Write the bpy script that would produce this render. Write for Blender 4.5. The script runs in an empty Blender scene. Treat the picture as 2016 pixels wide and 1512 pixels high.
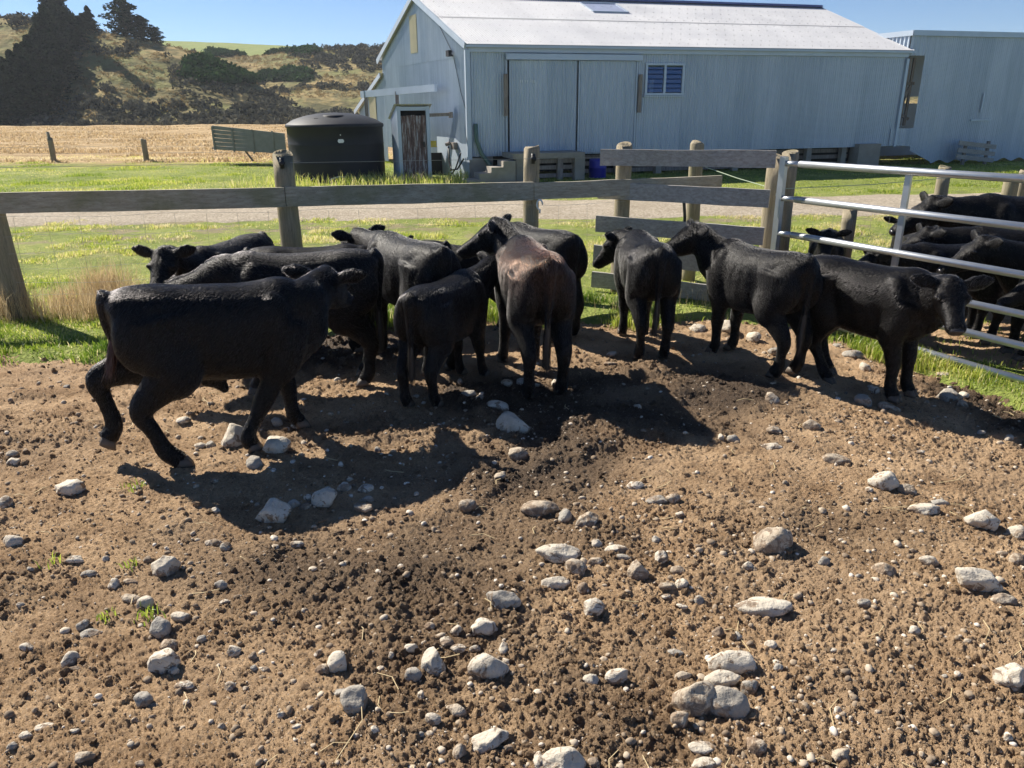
import bpy, bmesh, math, random
import numpy as np
from mathutils import Vector, Matrix, Euler

R = math.radians
scene = bpy.context.scene
COL = scene.collection

# ---------------------------------------------------------------- camera
CAM_H, PITCH, ROLL, FPX = 2.0, 19.9, -0.0075, 1510.0      # FPX: focal length in pixels of a 2016 wide picture
cam_d = bpy.data.cameras.new("camera"); cam = bpy.data.objects.new("camera", cam_d); COL.objects.link(cam)
cam_d.sensor_width = 36.0; cam_d.lens = FPX / 2016 * 36.0; cam_d.clip_start = 0.05; cam_d.clip_end = 9000
CROT = Matrix.Rotation(R(90 - PITCH), 3, 'X') @ Matrix.Rotation(ROLL, 3, 'Z')
cam.matrix_world = Matrix.Translation((0, 0, CAM_H)) @ CROT.to_4x4()
scene.camera = cam

# ---------------------------------------------------------------- world, sun, exposure
SUN_EL, SUN_AZ = 40.0, -52.0                                # azimuth from +Y towards +X
world = bpy.data.worlds.new("World"); scene.world = world; world.use_nodes = True
wn = world.node_tree.nodes; wl = world.node_tree.links
sky = wn.new('ShaderNodeTexSky'); sky.sky_type = 'NISHITA'; sky.sun_disc = False
sky.sun_elevation = R(SUN_EL); sky.sun_rotation = R(SUN_AZ); sky.altitude = 300; sky.air_density = 0.75; sky.dust_density = 0.0; sky.ozone_density = 7.0
wl.new(sky.outputs[0], wn['Background'].inputs[0]); wn['Background'].inputs[1].default_value = 0.061
sun_d = bpy.data.lights.new("sun", 'SUN'); sun_d.energy = 5.0; sun_d.angle = R(0.5); sun_d.color = (1.0, 0.93, 0.81)
sun = bpy.data.objects.new("sun", sun_d); COL.objects.link(sun)
SD = Vector((math.sin(R(SUN_AZ)) * math.cos(R(SUN_EL)), math.cos(R(SUN_AZ)) * math.cos(R(SUN_EL)), math.sin(R(SUN_EL))))
sun.rotation_euler = SD.to_track_quat('Z', 'Y').to_euler()
scene.view_settings.view_transform = 'Standard'; scene.view_settings.look = 'None'
scene.view_settings.gamma = 1.0; scene.view_settings.use_curve_mapping = False
scene.view_settings.exposure = 0.95
scene.cycles.max_bounces = 6; scene.cycles.diffuse_bounces = 3; scene.cycles.glossy_bounces = 3
scene.cycles.transmission_bounces = 4; scene.cycles.transparent_max_bounces = 8
scene.cycles.use_adaptive_sampling = True; scene.cycles.adaptive_threshold = 0.02
scene.cycles_curves.shape = 'RIBBONS'

# ---------------------------------------------------------------- helpers
def sm(t): t = np.clip(t, 0, 1); return t * t * (3 - 2 * t)
def gz(x, y):                                              # the lie of the yard: it drops a little to the right
    return -0.17 * sm((np.asarray(x) - 1.8) / 2.0) * (1 - sm((np.asarray(y) - 9) / 4))
def ray(px, py):
    d = CROT @ Vector(((px - 1008) / FPX, -(py - 756) / FPX, -1)); return d
def P(px, py, z=None):                                     # where a sight line meets the ground (or the level z)
    d = ray(px, py); zz = 0.0 if z is None else z
    for _ in range(1 if z is not None else 4):
        t = (zz - CAM_H) / d.z; p = Vector((d.x * t, d.y * t, zz))
        if z is None: zz = float(gz(p.x, p.y))
    return p
def PD(px, py, D):                                         # the point of a sight line at forward distance D
    d = ray(px, py); t = D / d.y; return Vector((d.x * t, D, CAM_H + d.z * t))

def _hash(i, seed):
    i = (i.astype(np.int64) * 374761393 + seed * 668265263) & 0x7fffffff
    i = ((i ^ (i >> 13)) * 1274126177) & 0x7fffffff
    return ((i ^ (i >> 16)) & 0xffff) / 65535.0
def vn2(x, y, seed=0):
    xi = np.floor(x).astype(np.int64); yi = np.floor(y).astype(np.int64)
    fx = x - xi; fy = y - yi; u = fx * fx * (3 - 2 * fx); v = fy * fy * (3 - 2 * fy)
    def h(a, b): return _hash(a * 7919 + b * 104729, seed)
    return (h(xi, yi) * (1 - u) + h(xi + 1, yi) * u) * (1 - v) + (h(xi, yi + 1) * (1 - u) + h(xi + 1, yi + 1) * u) * v
def fbm(x, y, seed=0, octv=4, lac=2.03, gain=0.5):
    s = 0; a = 1; tot = 0
    for k in range(octv):
        s = s + a * vn2(x + k * 17.3, y - k * 9.1, seed + k); tot += a; a *= gain; x = x * lac; y = y * lac
    return s / tot
def vn3(p, seed=0):
    pi = np.floor(p).astype(np.int64); f = p - pi; u = f * f * (3 - 2 * f); r = 0
    for dx in (0, 1):
        for dy in (0, 1):
            for dz in (0, 1):
                w = (u[:, 0] if dx else 1 - u[:, 0]) * (u[:, 1] if dy else 1 - u[:, 1]) * (u[:, 2] if dz else 1 - u[:, 2])
                r = r + w * _hash((pi[:, 0] + dx) * 7919 + (pi[:, 1] + dy) * 104729 + (pi[:, 2] + dz) * 15485863, seed)
    return r

def mesh_np(name, V, F, mat, parent=None, smooth=False, attrs=None):
    """V (n,3); F (m,k) array, or a list of arrays with different k."""
    me = bpy.data.meshes.new(name); V = np.asarray(V, np.float32)
    Fs = F if isinstance(F, list) else [F]; Fs = [np.asarray(f, np.int32) for f in Fs if len(f)]
    me.vertices.add(len(V)); me.vertices.foreach_set('co', V.ravel())
    nl = sum(f.size for f in Fs); npol = sum(len(f) for f in Fs)
    me.loops.add(nl); me.loops.foreach_set('vertex_index', np.concatenate([f.ravel() for f in Fs]))
    st = []; o = 0
    for f in Fs: st.append(o + np.arange(len(f)) * f.shape[1]); o += f.size
    me.polygons.add(npol); me.polygons.foreach_set('loop_start', np.concatenate(st).astype(np.int32))
    me.polygons.foreach_set('use_smooth', np.full(npol, smooth, bool))
    for k, a in (attrs or {}).items():
        at = me.attributes.new(k, 'FLOAT', 'POINT'); at.data.foreach_set('value', np.asarray(a, np.float32))
    me.update(calc_edges=True); me.materials.append(mat)
    o = bpy.data.objects.new(name, me); COL.objects.link(o)
    if parent is not None: o.parent = parent
    return o

class MB:
    def __init__(self): self.v = []; self.f = []
    def add(self, vs, fs):
        o = len(self.v); self.v += [tuple(p) for p in vs]; self.f += [tuple(i + o for i in f) for f in fs]
    def box(self, c, s, rz=0.0, rot=None):
        m = rot if rot is not None else Matrix.Rotation(rz, 3, 'Z'); c = Vector(c)
        vs = [c + m @ Vector((sx * s[0] / 2, sy * s[1] / 2, sz * s[2] / 2)) for sx in (-1, 1) for sy in (-1, 1) for sz in (-1, 1)]
        self.add(vs, [(0, 1, 3, 2), (4, 6, 7, 5), (0, 4, 5, 1), (2, 3, 7, 6), (0, 2, 6, 4), (1, 5, 7, 3)])
    def beam(self, p0, p1, w, h, up=(0, 0, 1)):            # a bar from p0 to p1, w across, h along up
        p0 = Vector(p0); p1 = Vector(p1); d = (p1 - p0); L = d.length; d.normalize(); u = Vector(up)
        s = d.cross(u); s = s.normalized() if s.length > 1e-5 else Vector((1, 0, 0)); u = s.cross(d)
        m = Matrix((d, s, u)).transposed(); self.box((p0 + p1) / 2, (L, w, h), rot=m)
    def tube(self, pts, rad, n=10, cap=True):
        pts = [Vector(p) for p in pts]; rad = rad if hasattr(rad, '__len__') else [rad] * len(pts); vs = []; fs = []; s = None
        for i, p in enumerate(pts):
            t = (pts[min(i + 1, len(pts) - 1)] - pts[max(i - 1, 0)]).normalized()
            if s is None: s = t.orthogonal().normalized()
            s = (s - t * s.dot(t)).normalized(); b = t.cross(s)
            for k in range(n):
                a = 2 * math.pi * k / n; vs.append(p + (s * math.cos(a) + b * math.sin(a)) * rad[i])
        for i in range(len(pts) - 1):
            for k in range(n): fs.append((i * n + k, i * n + (k + 1) % n, (i + 1) * n + (k + 1) % n, (i + 1) * n + k))
        if cap: fs.append(tuple(range(n - 1, -1, -1))); fs.append(tuple((len(pts) - 1) * n + k for k in range(n)))
        self.add(vs, fs)
    def build(self, name, mat, parent=None, smooth=False):
        me = bpy.data.meshes.new(name); me.from_pydata(self.v, [], self.f); me.update()
        if smooth: me.polygons.foreach_set('use_smooth', [True] * len(me.polygons))
        me.materials.append(mat); o = bpy.data.objects.new(name, me); COL.objects.link(o)
        if parent is not None: o.parent = parent
        return o

def tag(o, label, cat, group=None, kind=None):
    o['label'] = label; o['category'] = cat
    if group: o['group'] = group
    if kind: o['kind'] = kind
    return o
def empty(name, loc=(0, 0, 0), rz=0.0):
    o = bpy.data.objects.new(name, None); o.empty_display_size = 0.2; o.location = loc; o.rotation_euler = (0, 0, rz); COL.objects.link(o)
    o.matrix_world = Matrix.Translation(loc) @ Matrix.Rotation(rz, 4, 'Z'); return o
def structure(o): o['kind'] = 'structure'; return o
def stuff(o, label, cat): return tag(o, label, cat, kind='stuff')

# ---------------------------------------------------------------- materials
class NT:
    def __init__(self, name):
        self.m = bpy.data.materials.new(name); self.m.use_nodes = True; self.n = self.m.node_tree.nodes; self.l = self.m.node_tree.links
        self.b = self.n['Principled BSDF']; self.out = self.n['Material Output']
    def new(self, t, **kw):
        nd = self.n.new('ShaderNode' + t)
        for k, v in kw.items(): setattr(nd, k, v)
        return nd
    def set(self, sock, v):
        if hasattr(v, 'is_output'): self.l.new(v, sock)
        else: sock.default_value = v
    def pos(self): return self.new('NewGeometry').outputs['Position']
    def obj(self): return self.new('TexCoord').outputs['Object']
    def scale(self, v, s):
        mp = self.new('Mapping'); self.l.new(v, mp.inputs['Vector']); mp.inputs['Scale'].default_value = s if hasattr(s, '__len__') else (s,) * 3; return mp.outputs[0]
    def noise(self, v, s=5.0, det=4.0, rough=0.55, dist=0.0, sock='Fac'):
        nd = self.new('TexNoise'); self.l.new(v, nd.inputs['Vector']); nd.inputs['Scale'].default_value = s; nd.inputs['Detail'].default_value = det
        nd.inputs['Roughness'].default_value = rough; nd.inputs['Distortion'].default_value = dist; return nd.outputs[sock]
    def vor(self, v, s=5.0, sock='Distance', feat='F1'):
        nd = self.new('TexVoronoi', feature=feat); self.l.new(v, nd.inputs['Vector']); nd.inputs['Scale'].default_value = s; return nd.outputs[sock]
    def ramp(self, f, stops, interp='LINEAR'):
        nd = self.new('ValToRGB'); self.l.new(f, nd.inputs[0]); e = nd.color_ramp.elements; nd.color_ramp.interpolation = interp
        while len(e) < len(stops): e.new(0.5)
        for el, (p, c) in zip(e, stops):
            el.position = p; el.color = (c, c, c, 1) if not hasattr(c, '__len__') else (*c, 1)
        return nd.outputs[0]
    def mix(self, f, a, b, mode='MIX'):
        nd = self.new('Mix', data_type='RGBA', blend_type=mode); self.set(nd.inputs[0], f)
        for s, v in ((nd.inputs[6], a), (nd.inputs[7], b)):
            self.set(s, v if hasattr(v, 'is_output') else ((*v, 1) if len(v) == 3 else v))
        return nd.outputs[2]
    def math(self, op, a, b=0.0):
        nd = self.new('Math', operation=op); self.set(nd.inputs[0], a); self.set(nd.inputs[1], b); return nd.outputs[0]
    def attr(self, name): return self.new('Attribute', attribute_name=name).outputs['Fac']
    def bump(self, h, strength=0.5, dist=0.01):
        nd = self.new('Bump'); self.l.new(h, nd.inputs['Height']); nd.inputs['Strength'].default_value = strength; nd.inputs['Distance'].default_value = dist
        self.l.new(nd.outputs[0], self.b.inputs['Normal']); return nd
    def fin(self, col=None, rough=0.7, metal=0.0, spec=0.5):
        if col is not None: self.set(self.b.inputs['Base Color'], col if hasattr(col, 'is_output') else (*col, 1))
        self.set(self.b.inputs['Roughness'], rough); self.b.inputs['Metallic'].default_value = metal; self.b.inputs['Specular IOR Level'].default_value = spec
        return self.m

def m_plain(name, c, rough=0.6, metal=0.0, var=0.25, sc=6.0, bump=0.0, spec=0.5):
    t = NT(name); p = t.obj(); n = t.noise(p, sc, 5)
    col = t.mix(n, tuple(x * (1 - var) for x in c), tuple(min(1, x * (1 + var)) for x in c))
    if bump: t.bump(t.noise(p, sc * 6, 4), bump, 0.01)
    return t.fin(col, rough, metal, spec)

def m_wood(name, axis, light=(0.30, 0.27, 0.21), dark=(0.13, 0.115, 0.09), moss=0.45):
    t = NT(name); p = t.pos()
    st = {'x': (1.2, 14, 14), 'z': (16, 16, 1.1)}[axis]
    g = t.noise(t.scale(p, st), 3.0, 6, 0.65, 0.6); big = t.noise(p, 2.2, 4, 0.6); kn = t.noise(t.scale(p, tuple(x * 3 for x in st)), 6.0, 3)
    col = t.ramp(g, [(0.28, dark), (0.52, tuple((a + b) / 2 for a, b in zip(light, dark))), (0.74, light)])
    mossf = t.ramp(big, [(0.45, 0.0), (0.62, moss)])
    col = t.mix(mossf, col, (0.17, 0.175, 0.075)); col = t.mix(t.ramp(kn, [(0.60, 0.0), (0.72, 0.75)]), col, (0.045, 0.04, 0.033))
    t.bump(t.math('ADD', g, kn), 0.6, 0.006); return t.fin(col, 0.85, 0, 0.25)

def m_galv(name, lo, hi, rough=0.42, metal=0.2):
    t = NT(name); p = t.pos(); a = t.attr('sheet')
    streak = t.noise(t.scale(p, (9, 9, 0.5)), 1.6, 5, 0.6); blot = t.noise(p, 1.1, 5, 0.6)
    f = t.math('ADD', t.math('MULTIPLY', a, 0.14), t.math('ADD', t.math('MULTIPLY', streak, 0.50), t.math('MULTIPLY', blot, 0.34)))
    col = t.ramp(f, [(0.25, lo), (0.75, hi)])
    rust = t.ramp(t.noise(t.scale(p, (4, 4, 0.7)), 3.3, 6, 0.7), [(0.66, 0.0), (0.80, 0.35)])
    col = t.mix(rust, col, (0.22, 0.20, 0.19))
    return t.fin(col, t.ramp(blot, [(0.3, rough - 0.07), (0.7, rough + 0.12)]), metal)

M = {}
M['rail_wood'] = m_wood('rail_wood', 'x', light=(0.50, 0.46, 0.38), dark=(0.25, 0.22, 0.17), moss=0.5)
M['board_wood'] = m_wood('board_wood', 'x', light=(0.52, 0.49, 0.46), dark=(0.26, 0.24, 0.22), moss=0.12)
M['post_wood'] = m_wood('post_wood', 'z', light=(0.40, 0.345, 0.25), dark=(0.20, 0.165, 0.115), moss=0.3)
M['old_wood'] = m_wood('old_wood', 'z', light=(0.40, 0.36, 0.33), dark=(0.12, 0.09, 0.08), moss=0.1)
M['wall_iron'] = m_galv('wall_iron', (0.27, 0.335, 0.42), (0.52, 0.59, 0.68))
M['roof_iron'] = m_galv('roof_iron', (0.50, 0.50, 0.515), (0.68, 0.68, 0.69), 0.5, 0.15)
M['trim_iron'] = m_plain('trim_iron', (0.42, 0.49, 0.58), 0.5, 0.4, 0.15, 2.0)
M['gate_steel'] = m_plain('gate_steel', (0.50, 0.52, 0.54), 0.38, 0.75, 0.14, 14.0)
M['wire'] = m_plain('wire', (0.40, 0.40, 0.38), 0.45, 0.7)
M['concrete'] = m_plain('concrete', (0.30, 0.27, 0.23), 0.9, 0, 0.35, 4.0, 0.6)
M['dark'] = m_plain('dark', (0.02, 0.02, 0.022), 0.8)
M['black_plastic'] = m_plain('black_plastic', (0.015, 0.018, 0.026), 0.6, 0, 0.25, 3.0, spec=0.3)
M['rubber'] = m_plain('rubber', (0.02, 0.02, 0.022), 0.5)
M['fibreglass'] = m_plain('fibreglass', (0.62, 0.56, 0.40), 0.6, 0, 0.12, 3.0)
M['white'] = m_plain('white', (0.75, 0.76, 0.77), 0.5, 0, 0.05)
M['yellow'] = m_plain('yellow', (0.62, 0.46, 0.06), 0.5)
M['blue_plastic'] = m_plain('blue_plastic', (0.015, 0.02, 0.30), 0.4)
M['green_pvc'] = m_plain('green_pvc', (0.10, 0.16, 0.13), 0.5)
# ---------------------------------------------------------------- ground
EDGE = [P(*q) for q in [(-900, 690), (-300, 692), (0, 712), (190, 716), (400, 690), (700, 655), (960, 640), (1200, 637), (1400, 630), (1640, 668), (1830, 738), (2016, 806), (2600, 1000)]]
EX = np.array([p.x for p in EDGE]); EY = np.array([p.y for p in EDGE])
def edge(x): return np.interp(x, EX, EY)

t = NT('dirt'); p = t.pos(); h = t.attr('h'); wet = t.attr('wet')
n1 = t.noise(p, 3.0, 6, 0.6); n2 = t.noise(p, 75.0, 6, 0.75); n3 = t.noise(p, 260.0, 4, 0.75)
dry = t.ramp(t.math('ADD', t.math('MULTIPLY', n1, 0.6), t.math('MULTIPLY', n2, 0.45)), [(0.30, (0.118, 0.072, 0.042)), (0.46, (0.395, 0.256, 0.147)), (0.66, (0.75, 0.525, 0.32))])
dry = t.mix(t.ramp(t.noise(p, 1.1, 5, 0.65, 0.6), [(0.46, 0.0), (0.62, 0.55)]), dry, (0.56, 0.395, 0.25))
mud = t.ramp(n2, [(0.3, (0.045, 0.031, 0.022)), (0.7, (0.16, 0.108, 0.07))])
col = t.mix(wet, dry, mud); col = t.mix(t.math('MULTIPLY', t.attr('tint'), 0.6), col, (0.085, 0.055, 0.036))
grit = t.ramp(t.vor(p, 90.0, 'Color'), [(0.0, 0.0), (0.86, 0.0), (0.90, 0.8)])
col = t.mix(t.math('MULTIPLY', grit, t.math('GREATER_THAN', n3, 0.52)), col, (0.46, 0.37, 0.26))
t.bump(t.math('ADD', n2, t.math('MULTIPLY', n3, 0.7)), 1.0, 0.022)
M['dirt'] = t.fin(col, t.ramp(wet, [(0, 0.98), (1, 0.62)]), 0, 0.18)

def rough_map(x, y): return 0.30 + 0.70 * sm((fbm(x * 1.15, y * 1.5, 61, 4) - 0.38) / 0.22)
def dirt_h(x, y):
    """height of the trodden surface above the lie of the yard, and how wet it is"""
    wetm = fbm(x * 0.75 + 5, y * 0.75, 11, 3)
    near = sm((y - 3.6) / 1.6) * sm((edge(x) + 0.3 - y) / 0.8)
    c1 = np.exp(-(((x + 0.95) / 0.55) ** 2 + ((y - 3.05) / 0.35) ** 2)); c2 = np.exp(-(((x - 0.32) / 0.28) ** 2 + ((y - 2.05) / 0.35) ** 2))
    c3 = np.exp(-(((x - 1.6) / 0.5) ** 2 + ((y - 3.4) / 0.3) ** 2)); c4 = np.exp(-(((x + 0.1) / 0.8) ** 2 + ((y - 3.95) / 0.25) ** 2))
    wet = np.clip(sm((wetm - 0.56) / 0.18) * 0.5 + 0.75 * near * sm((wetm - 0.33) / 0.3) + 0.8 * c1 + 0.5 * c2 + 0.5 * c3 + 0.4 * c4, 0, 1)
    pock = fbm(x * 5.2, y * 5.2, 21, 2); pock = sm((pock - 0.35) / 0.4)
    b = np.abs(fbm(x * 15, y * 15, 31, 3) - 0.5) * 2; f = fbm(x * 55, y * 55, 41, 3); g = np.abs(fbm(x * 120, y * 120, 51, 2) - 0.5) * 2
    rough = rough_map(x, y)
    h = (pock - 0.5) * 0.038 * (0.3 + 0.9 * np.clip(wet + 0.5 * near, 0, 1)) + (b - 0.25) * 0.025 * rough * (0.6 + 0.7 * wet) + (f - 0.5) * 0.034 * (0.45 + 0.55 * rough) + (0.35 - g) * 0.017
    h = h + 0.03 * (fbm(x * 1.1, y * 1.1, 71, 2) - 0.5)
    return h, wet
yy = [0.9]
while yy[-1] < 9.2: yy.append(yy[-1] + max(0.007, 0.62 * (yy[-1] ** 2 + 4) / (2 * 767)))
yy = np.array(yy); aa = np.concatenate([np.linspace(-1.9, -1.03, 160), np.linspace(-1.02, 1.02, 1150), np.linspace(1.03, 1.9, 160)])
Yg, Ag = np.meshgrid(yy, aa, indexing='ij'); Xg = Ag * (Yg * 0.94 + 0.68) * 0.98
hh, wet = dirt_h(Xg, Yg); Z = gz(Xg, Yg) + hh - 0.12 * sm((Yg - edge(Xg) - 0.45) / 0.6) * (Xg < 2.7)
def grid_faces(nr, nc):
    i = np.arange(nr - 1)[:, None] * nc + np.arange(nc - 1)[None, :]; return np.stack([i, i + 1, i + nc + 1, i + nc], -1).reshape(-1, 4)
structure(mesh_np('yard_ground', np.stack([Xg, Yg, Z], -1).reshape(-1, 3), grid_faces(*Xg.shape), M['dirt'], smooth=True, attrs={'h': hh.ravel(), 'wet': wet.ravel()}))

gx = np.linspace(-16, 16, 161); gy = np.linspace(-6, 9, 76); Yk, Xk = np.meshgrid(gy, gx, indexing='ij')
structure(mesh_np('yard_ground', np.stack([Xk, Yk, gz(Xk, Yk) - 0.075 + 0.03 * (fbm(Xk * 1.5, Yk * 1.5, 72, 3) - 0.5)], -1).reshape(-1, 3), grid_faces(*Xk.shape), M['dirt'], smooth=True, attrs={'h': 0 * Xk.ravel(), 'wet': 0 * Xk.ravel()}))
# the paddock, one sheet to the hills
t = NT('paddock'); p = t.pos(); sep = t.new('SeparateXYZ'); t.l.new(p, sep.inputs[0]); Yp = sep.outputs['Y']
n1 = t.noise(p, 0.55, 6, 0.62); n2 = t.noise(p, 7.0, 6, 0.7); n3 = t.noise(t.scale(p, (0.35, 1.6, 1)), 0.6, 6, 0.65)
green = t.ramp(t.math('ADD', t.math('MULTIPLY', n1, 0.5), t.math('MULTIPLY', n2, 0.5)), [(0.30, (0.08, 0.115, 0.022)), (0.50, (0.21, 0.25, 0.06)), (0.68, (0.36, 0.36, 0.12)), (0.80, (0.40, 0.35, 0.18))])
tan = t.ramp(t.math('ADD', t.math('MULTIPLY', n3, 0.7), t.math('MULTIPLY', n2, 0.3)), [(0.36, (0.19, 0.13, 0.065)), (0.50, (0.40, 0.28, 0.145)), (0.62, (0.58, 0.43, 0.245))])
ynz = t.math('ADD', Yp, t.math('MULTIPLY', t.math('SUBTRACT', n1, 0.5), 9.0))
far = t.ramp(t.math('MULTIPLY', ynz, 0.01), [(0.285, 0.0), (0.325, 1.0)])
col = t.mix(far, green, tan)
soil = t.math('MULTIPLY', t.ramp(t.noise(p, 1.3, 6, 0.7), [(0.50, 0.0), (0.60, 0.8)]), t.ramp(t.math('MULTIPLY', Yp, 0.01), [(0.10, 0.0), (0.125, 1.0), (0.15, 1.0), (0.19, 0.2), (0.25, 0.0)]))
col = t.mix(soil, col, (0.27, 0.21, 0.15))
t.bump(t.math('ADD', n2, t.noise(p, 30.0, 3)), 0.8, 0.06); M['paddock'] = t.fin(col, 0.95, 0, 0.15)
yy = np.concatenate([np.arange(3.5, 9, 0.05), np.arange(9, 24, 0.12), np.arange(24, 60, 0.5), np.arange(60, 130, 3.0), [140, 180, 300, 500, 760]])
aa = np.concatenate([np.linspace(-4, -1.3, 20), np.linspace(-1.2, 1.2, 260), np.linspace(1.3, 4, 20)])
Yg, Ag = np.meshgrid(yy, aa, indexing='ij'); Xg = Ag * (Yg * 0.94 + 1.6)
pen = sm((Xg - (2.69 + (7.7 - Yg) * 0.79) - 0.45) / 0.3) * (1 - sm((Yg - 8.6) / 0.4))
Z = gz(Xg, Yg) - 0.10 + 0.125 * sm((Yg - edge(Xg) + 0.25 + 0.5 * (fbm(Xg * 1.7, Yg * 1.7, 3, 3) - 0.5)) / 0.55) * (1 - 0.9 * pen) + 0.05 * (fbm(Xg * 2, Yg * 2, 5, 4) - 0.5) + np.where(Yg > 20, 0.25 * (fbm(Xg * 0.25, Yg * 0.25, 8, 3) - 0.5), 0) * sm((Yg - 24) / 20)
Z = np.where(Yg > 200, -1.0, Z)
def pad_z(x, y): return gz(x, y) + 0.0
structure(mesh_np('paddock_ground', np.stack([Xg, Yg, Z], -1).reshape(-1, 3), grid_faces(*Xg.shape), M['paddock'], smooth=True))

# the gravel track
t = NT('gravel'); p = t.pos(); n = t.noise(p, 60.0, 4, 0.7); v = t.vor(p, 28.0, 'Color'); big = t.noise(p, 0.9, 5, 0.65)
col = t.ramp(t.math('ADD', t.math('MULTIPLY', n, 0.5), t.math('MULTIPLY', v, 0.4)), [(0.25, (0.28, 0.23, 0.17)), (0.5, (0.52, 0.445, 0.345)), (0.75, (0.72, 0.645, 0.53))])
col = t.mix(t.ramp(big, [(0.4, 0.0), (0.7, 0.5)]), col, (0.30, 0.245, 0.17)); t.bump(t.math('ADD', n, v), 1.0, 0.03); M['gravel'] = t.fin(col, 0.95, 0, 0.2)
xs = np.linspace(-26, 26, 420); ts = np.linspace(0, 1, 22); Tg, Xg = np.meshgrid(ts, xs, indexing='ij')
lo = 14.3 + 0.035 * Xg + 0.9 * (fbm(Xg * 0.7, Xg * 0 + 3, 14, 4) - 0.5); hi = 17.5 + 0.06 * Xg + 0.9 * (fbm(Xg * 0.8, Xg * 0 + 7, 15, 4) - 0.5)
Yg = lo + (hi - lo) * Tg; Z = 0.02 + 0.05 * np.sin(np.pi * Tg) ** 0.6 + 0.02 * (fbm(Xg * 4, Yg * 4, 16, 3) - 0.5) - 0.03 * (np.abs(Tg - 0.5) > 0.47)
structure(mesh_np('gravel_track', np.stack([Xg, Yg, Z], -1).reshape(-1, 3), grid_faces(*Xg.shape), M['gravel'], smooth=True))

# ---------------------------------------------------------------- grass
def m_blades(name, stops, trans=0.55):
    t = NT(name); a = t.attr('tint'); col = t.ramp(a, stops)
    d = t.new('BsdfDiffuse'); tr = t.new('BsdfTranslucent'); mx = t.new('MixShader'); mx.inputs[0].default_value = trans
    t.l.new(col, d.inputs[0]); t.l.new(col, tr.inputs[0]); t.l.new(d.outputs[0], mx.inputs[1]); t.l.new(tr.outputs[0], mx.inputs[2])
    gl = t.new('BsdfGlossy'); gl.inputs['Roughness'].default_value = 0.45; mx2 = t.new('MixShader'); mx2.inputs[0].default_value = 0.06
    t.l.new(mx.outputs[0], mx2.inputs[1]); t.l.new(gl.outputs[0], mx2.inputs[2]); t.l.new(mx2.outputs[0], t.out.inputs[0]); t.n.remove(t.b); return t.m
M['blades'] = m_blades('blades', [(0.0, (0.09, 0.17, 0.018)), (0.35, (0.26, 0.36, 0.035)), (0.62, (0.55, 0.58, 0.11)), (0.8, (0.70, 0.63, 0.26)), (1.0, (0.78, 0.67, 0.40))])
rng = np.random.default_rng(7)
def blades(name, X, Y, H, W, tint, z0=None, lean=0.6, mat='blades'):
    n = len(X); az = rng.uniform(0, 2 * np.pi, n); la = rng.uniform(0, 2 * np.pi, n); le = rng.uniform(0.1, 1.0, n) * lean
    zb = (pad_z(X, Y) if z0 is None else z0) - 0.01; c = np.stack([X, Y, zb], -1); s = np.stack([np.cos(az), np.sin(az), 0 * az], -1) * (W / 2)[:, None]
    l = np.stack([np.cos(la), np.sin(la), 0 * la], -1)
    mid = c + l * (H * le * 0.35)[:, None] + np.stack([0 * H, 0 * H, H * 0.6], -1); tip = c + l * (H * le)[:, None] + np.stack([0 * H, 0 * H, H * (1 - 0.35 * le)], -1)
    V = np.stack([c - s, c + s, mid + s * 0.8, mid - s * 0.8, tip], 1).reshape(-1, 3); b = np.arange(n) * 5
    q = np.stack([b, b + 1, b + 2, b + 3], -1); tr = np.stack([b + 3, b + 2, b + 4], -1)
    return mesh_np(name, V, [q, tr], M[mat], attrs={'tint': np.repeat(tint, 5)})
def gate_side(x, y): return (x - (2.69 + (7.7 - y) * 0.79))          # > 0 is the pen beyond the gate
def scatter_grass(n, y0, y1, amax=0.86):
    Y = y0 * (y1 / y0) ** rng.random(n); X = rng.uniform(-1, 1, n) * amax * (Y * 0.94 + 0.7); return X, Y
# short turf from the edge of the mud to the track
X, Y = scatter_grass(420000, 4.3, 14.6); cl = fbm(X * 1.6, Y * 1.6, 90, 4); e = Y - edge(X); g = gate_side(X, Y)
keep = rng.random(len(X)) < np.clip(sm((e + 0.1 + (cl - 0.5) * 1.6) / 0.5), 0, 1) * np.where((g > 0.35) & (Y < 8.6), 0.05, 1) * np.where((Y > 10.8) & (cl < 0.56), 0.22, 1) * np.where(fbm(X * 2.3, Y * 2.3, 93, 3) < 0.42, 0.3, 1)
X, Y, cl, e = X[keep], Y[keep], cl[keep], e[keep]; n = len(X)
lush = np.exp(-((e - 0.5) / 0.7) ** 2) * (Y < 9); H = (0.026 + 0.035 * rng.random(n) + 0.06 * sm((cl - 0.47) / 0.25)) * (1 + 0.7 * lush)
W = 0.004 + 0.0007 * Y; tint = np.clip(0.48 + 0.52 * (fbm(X * 1.3, Y * 1.3, 95, 4) - 0.45) * 2 + 0.5 * (fbm(X * 5, Y * 5, 97, 2) - 0.5) + 0.03 * (Y - 8) - 0.30 * lush + rng.normal(0, 0.14, n), 0, 1)
tint[rng.random(n) < 0.10] = 0.92
stuff(blades('grass', X, Y, H, W, tint), 'short green paddock grass behind the rail fence', 'grass')
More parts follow.
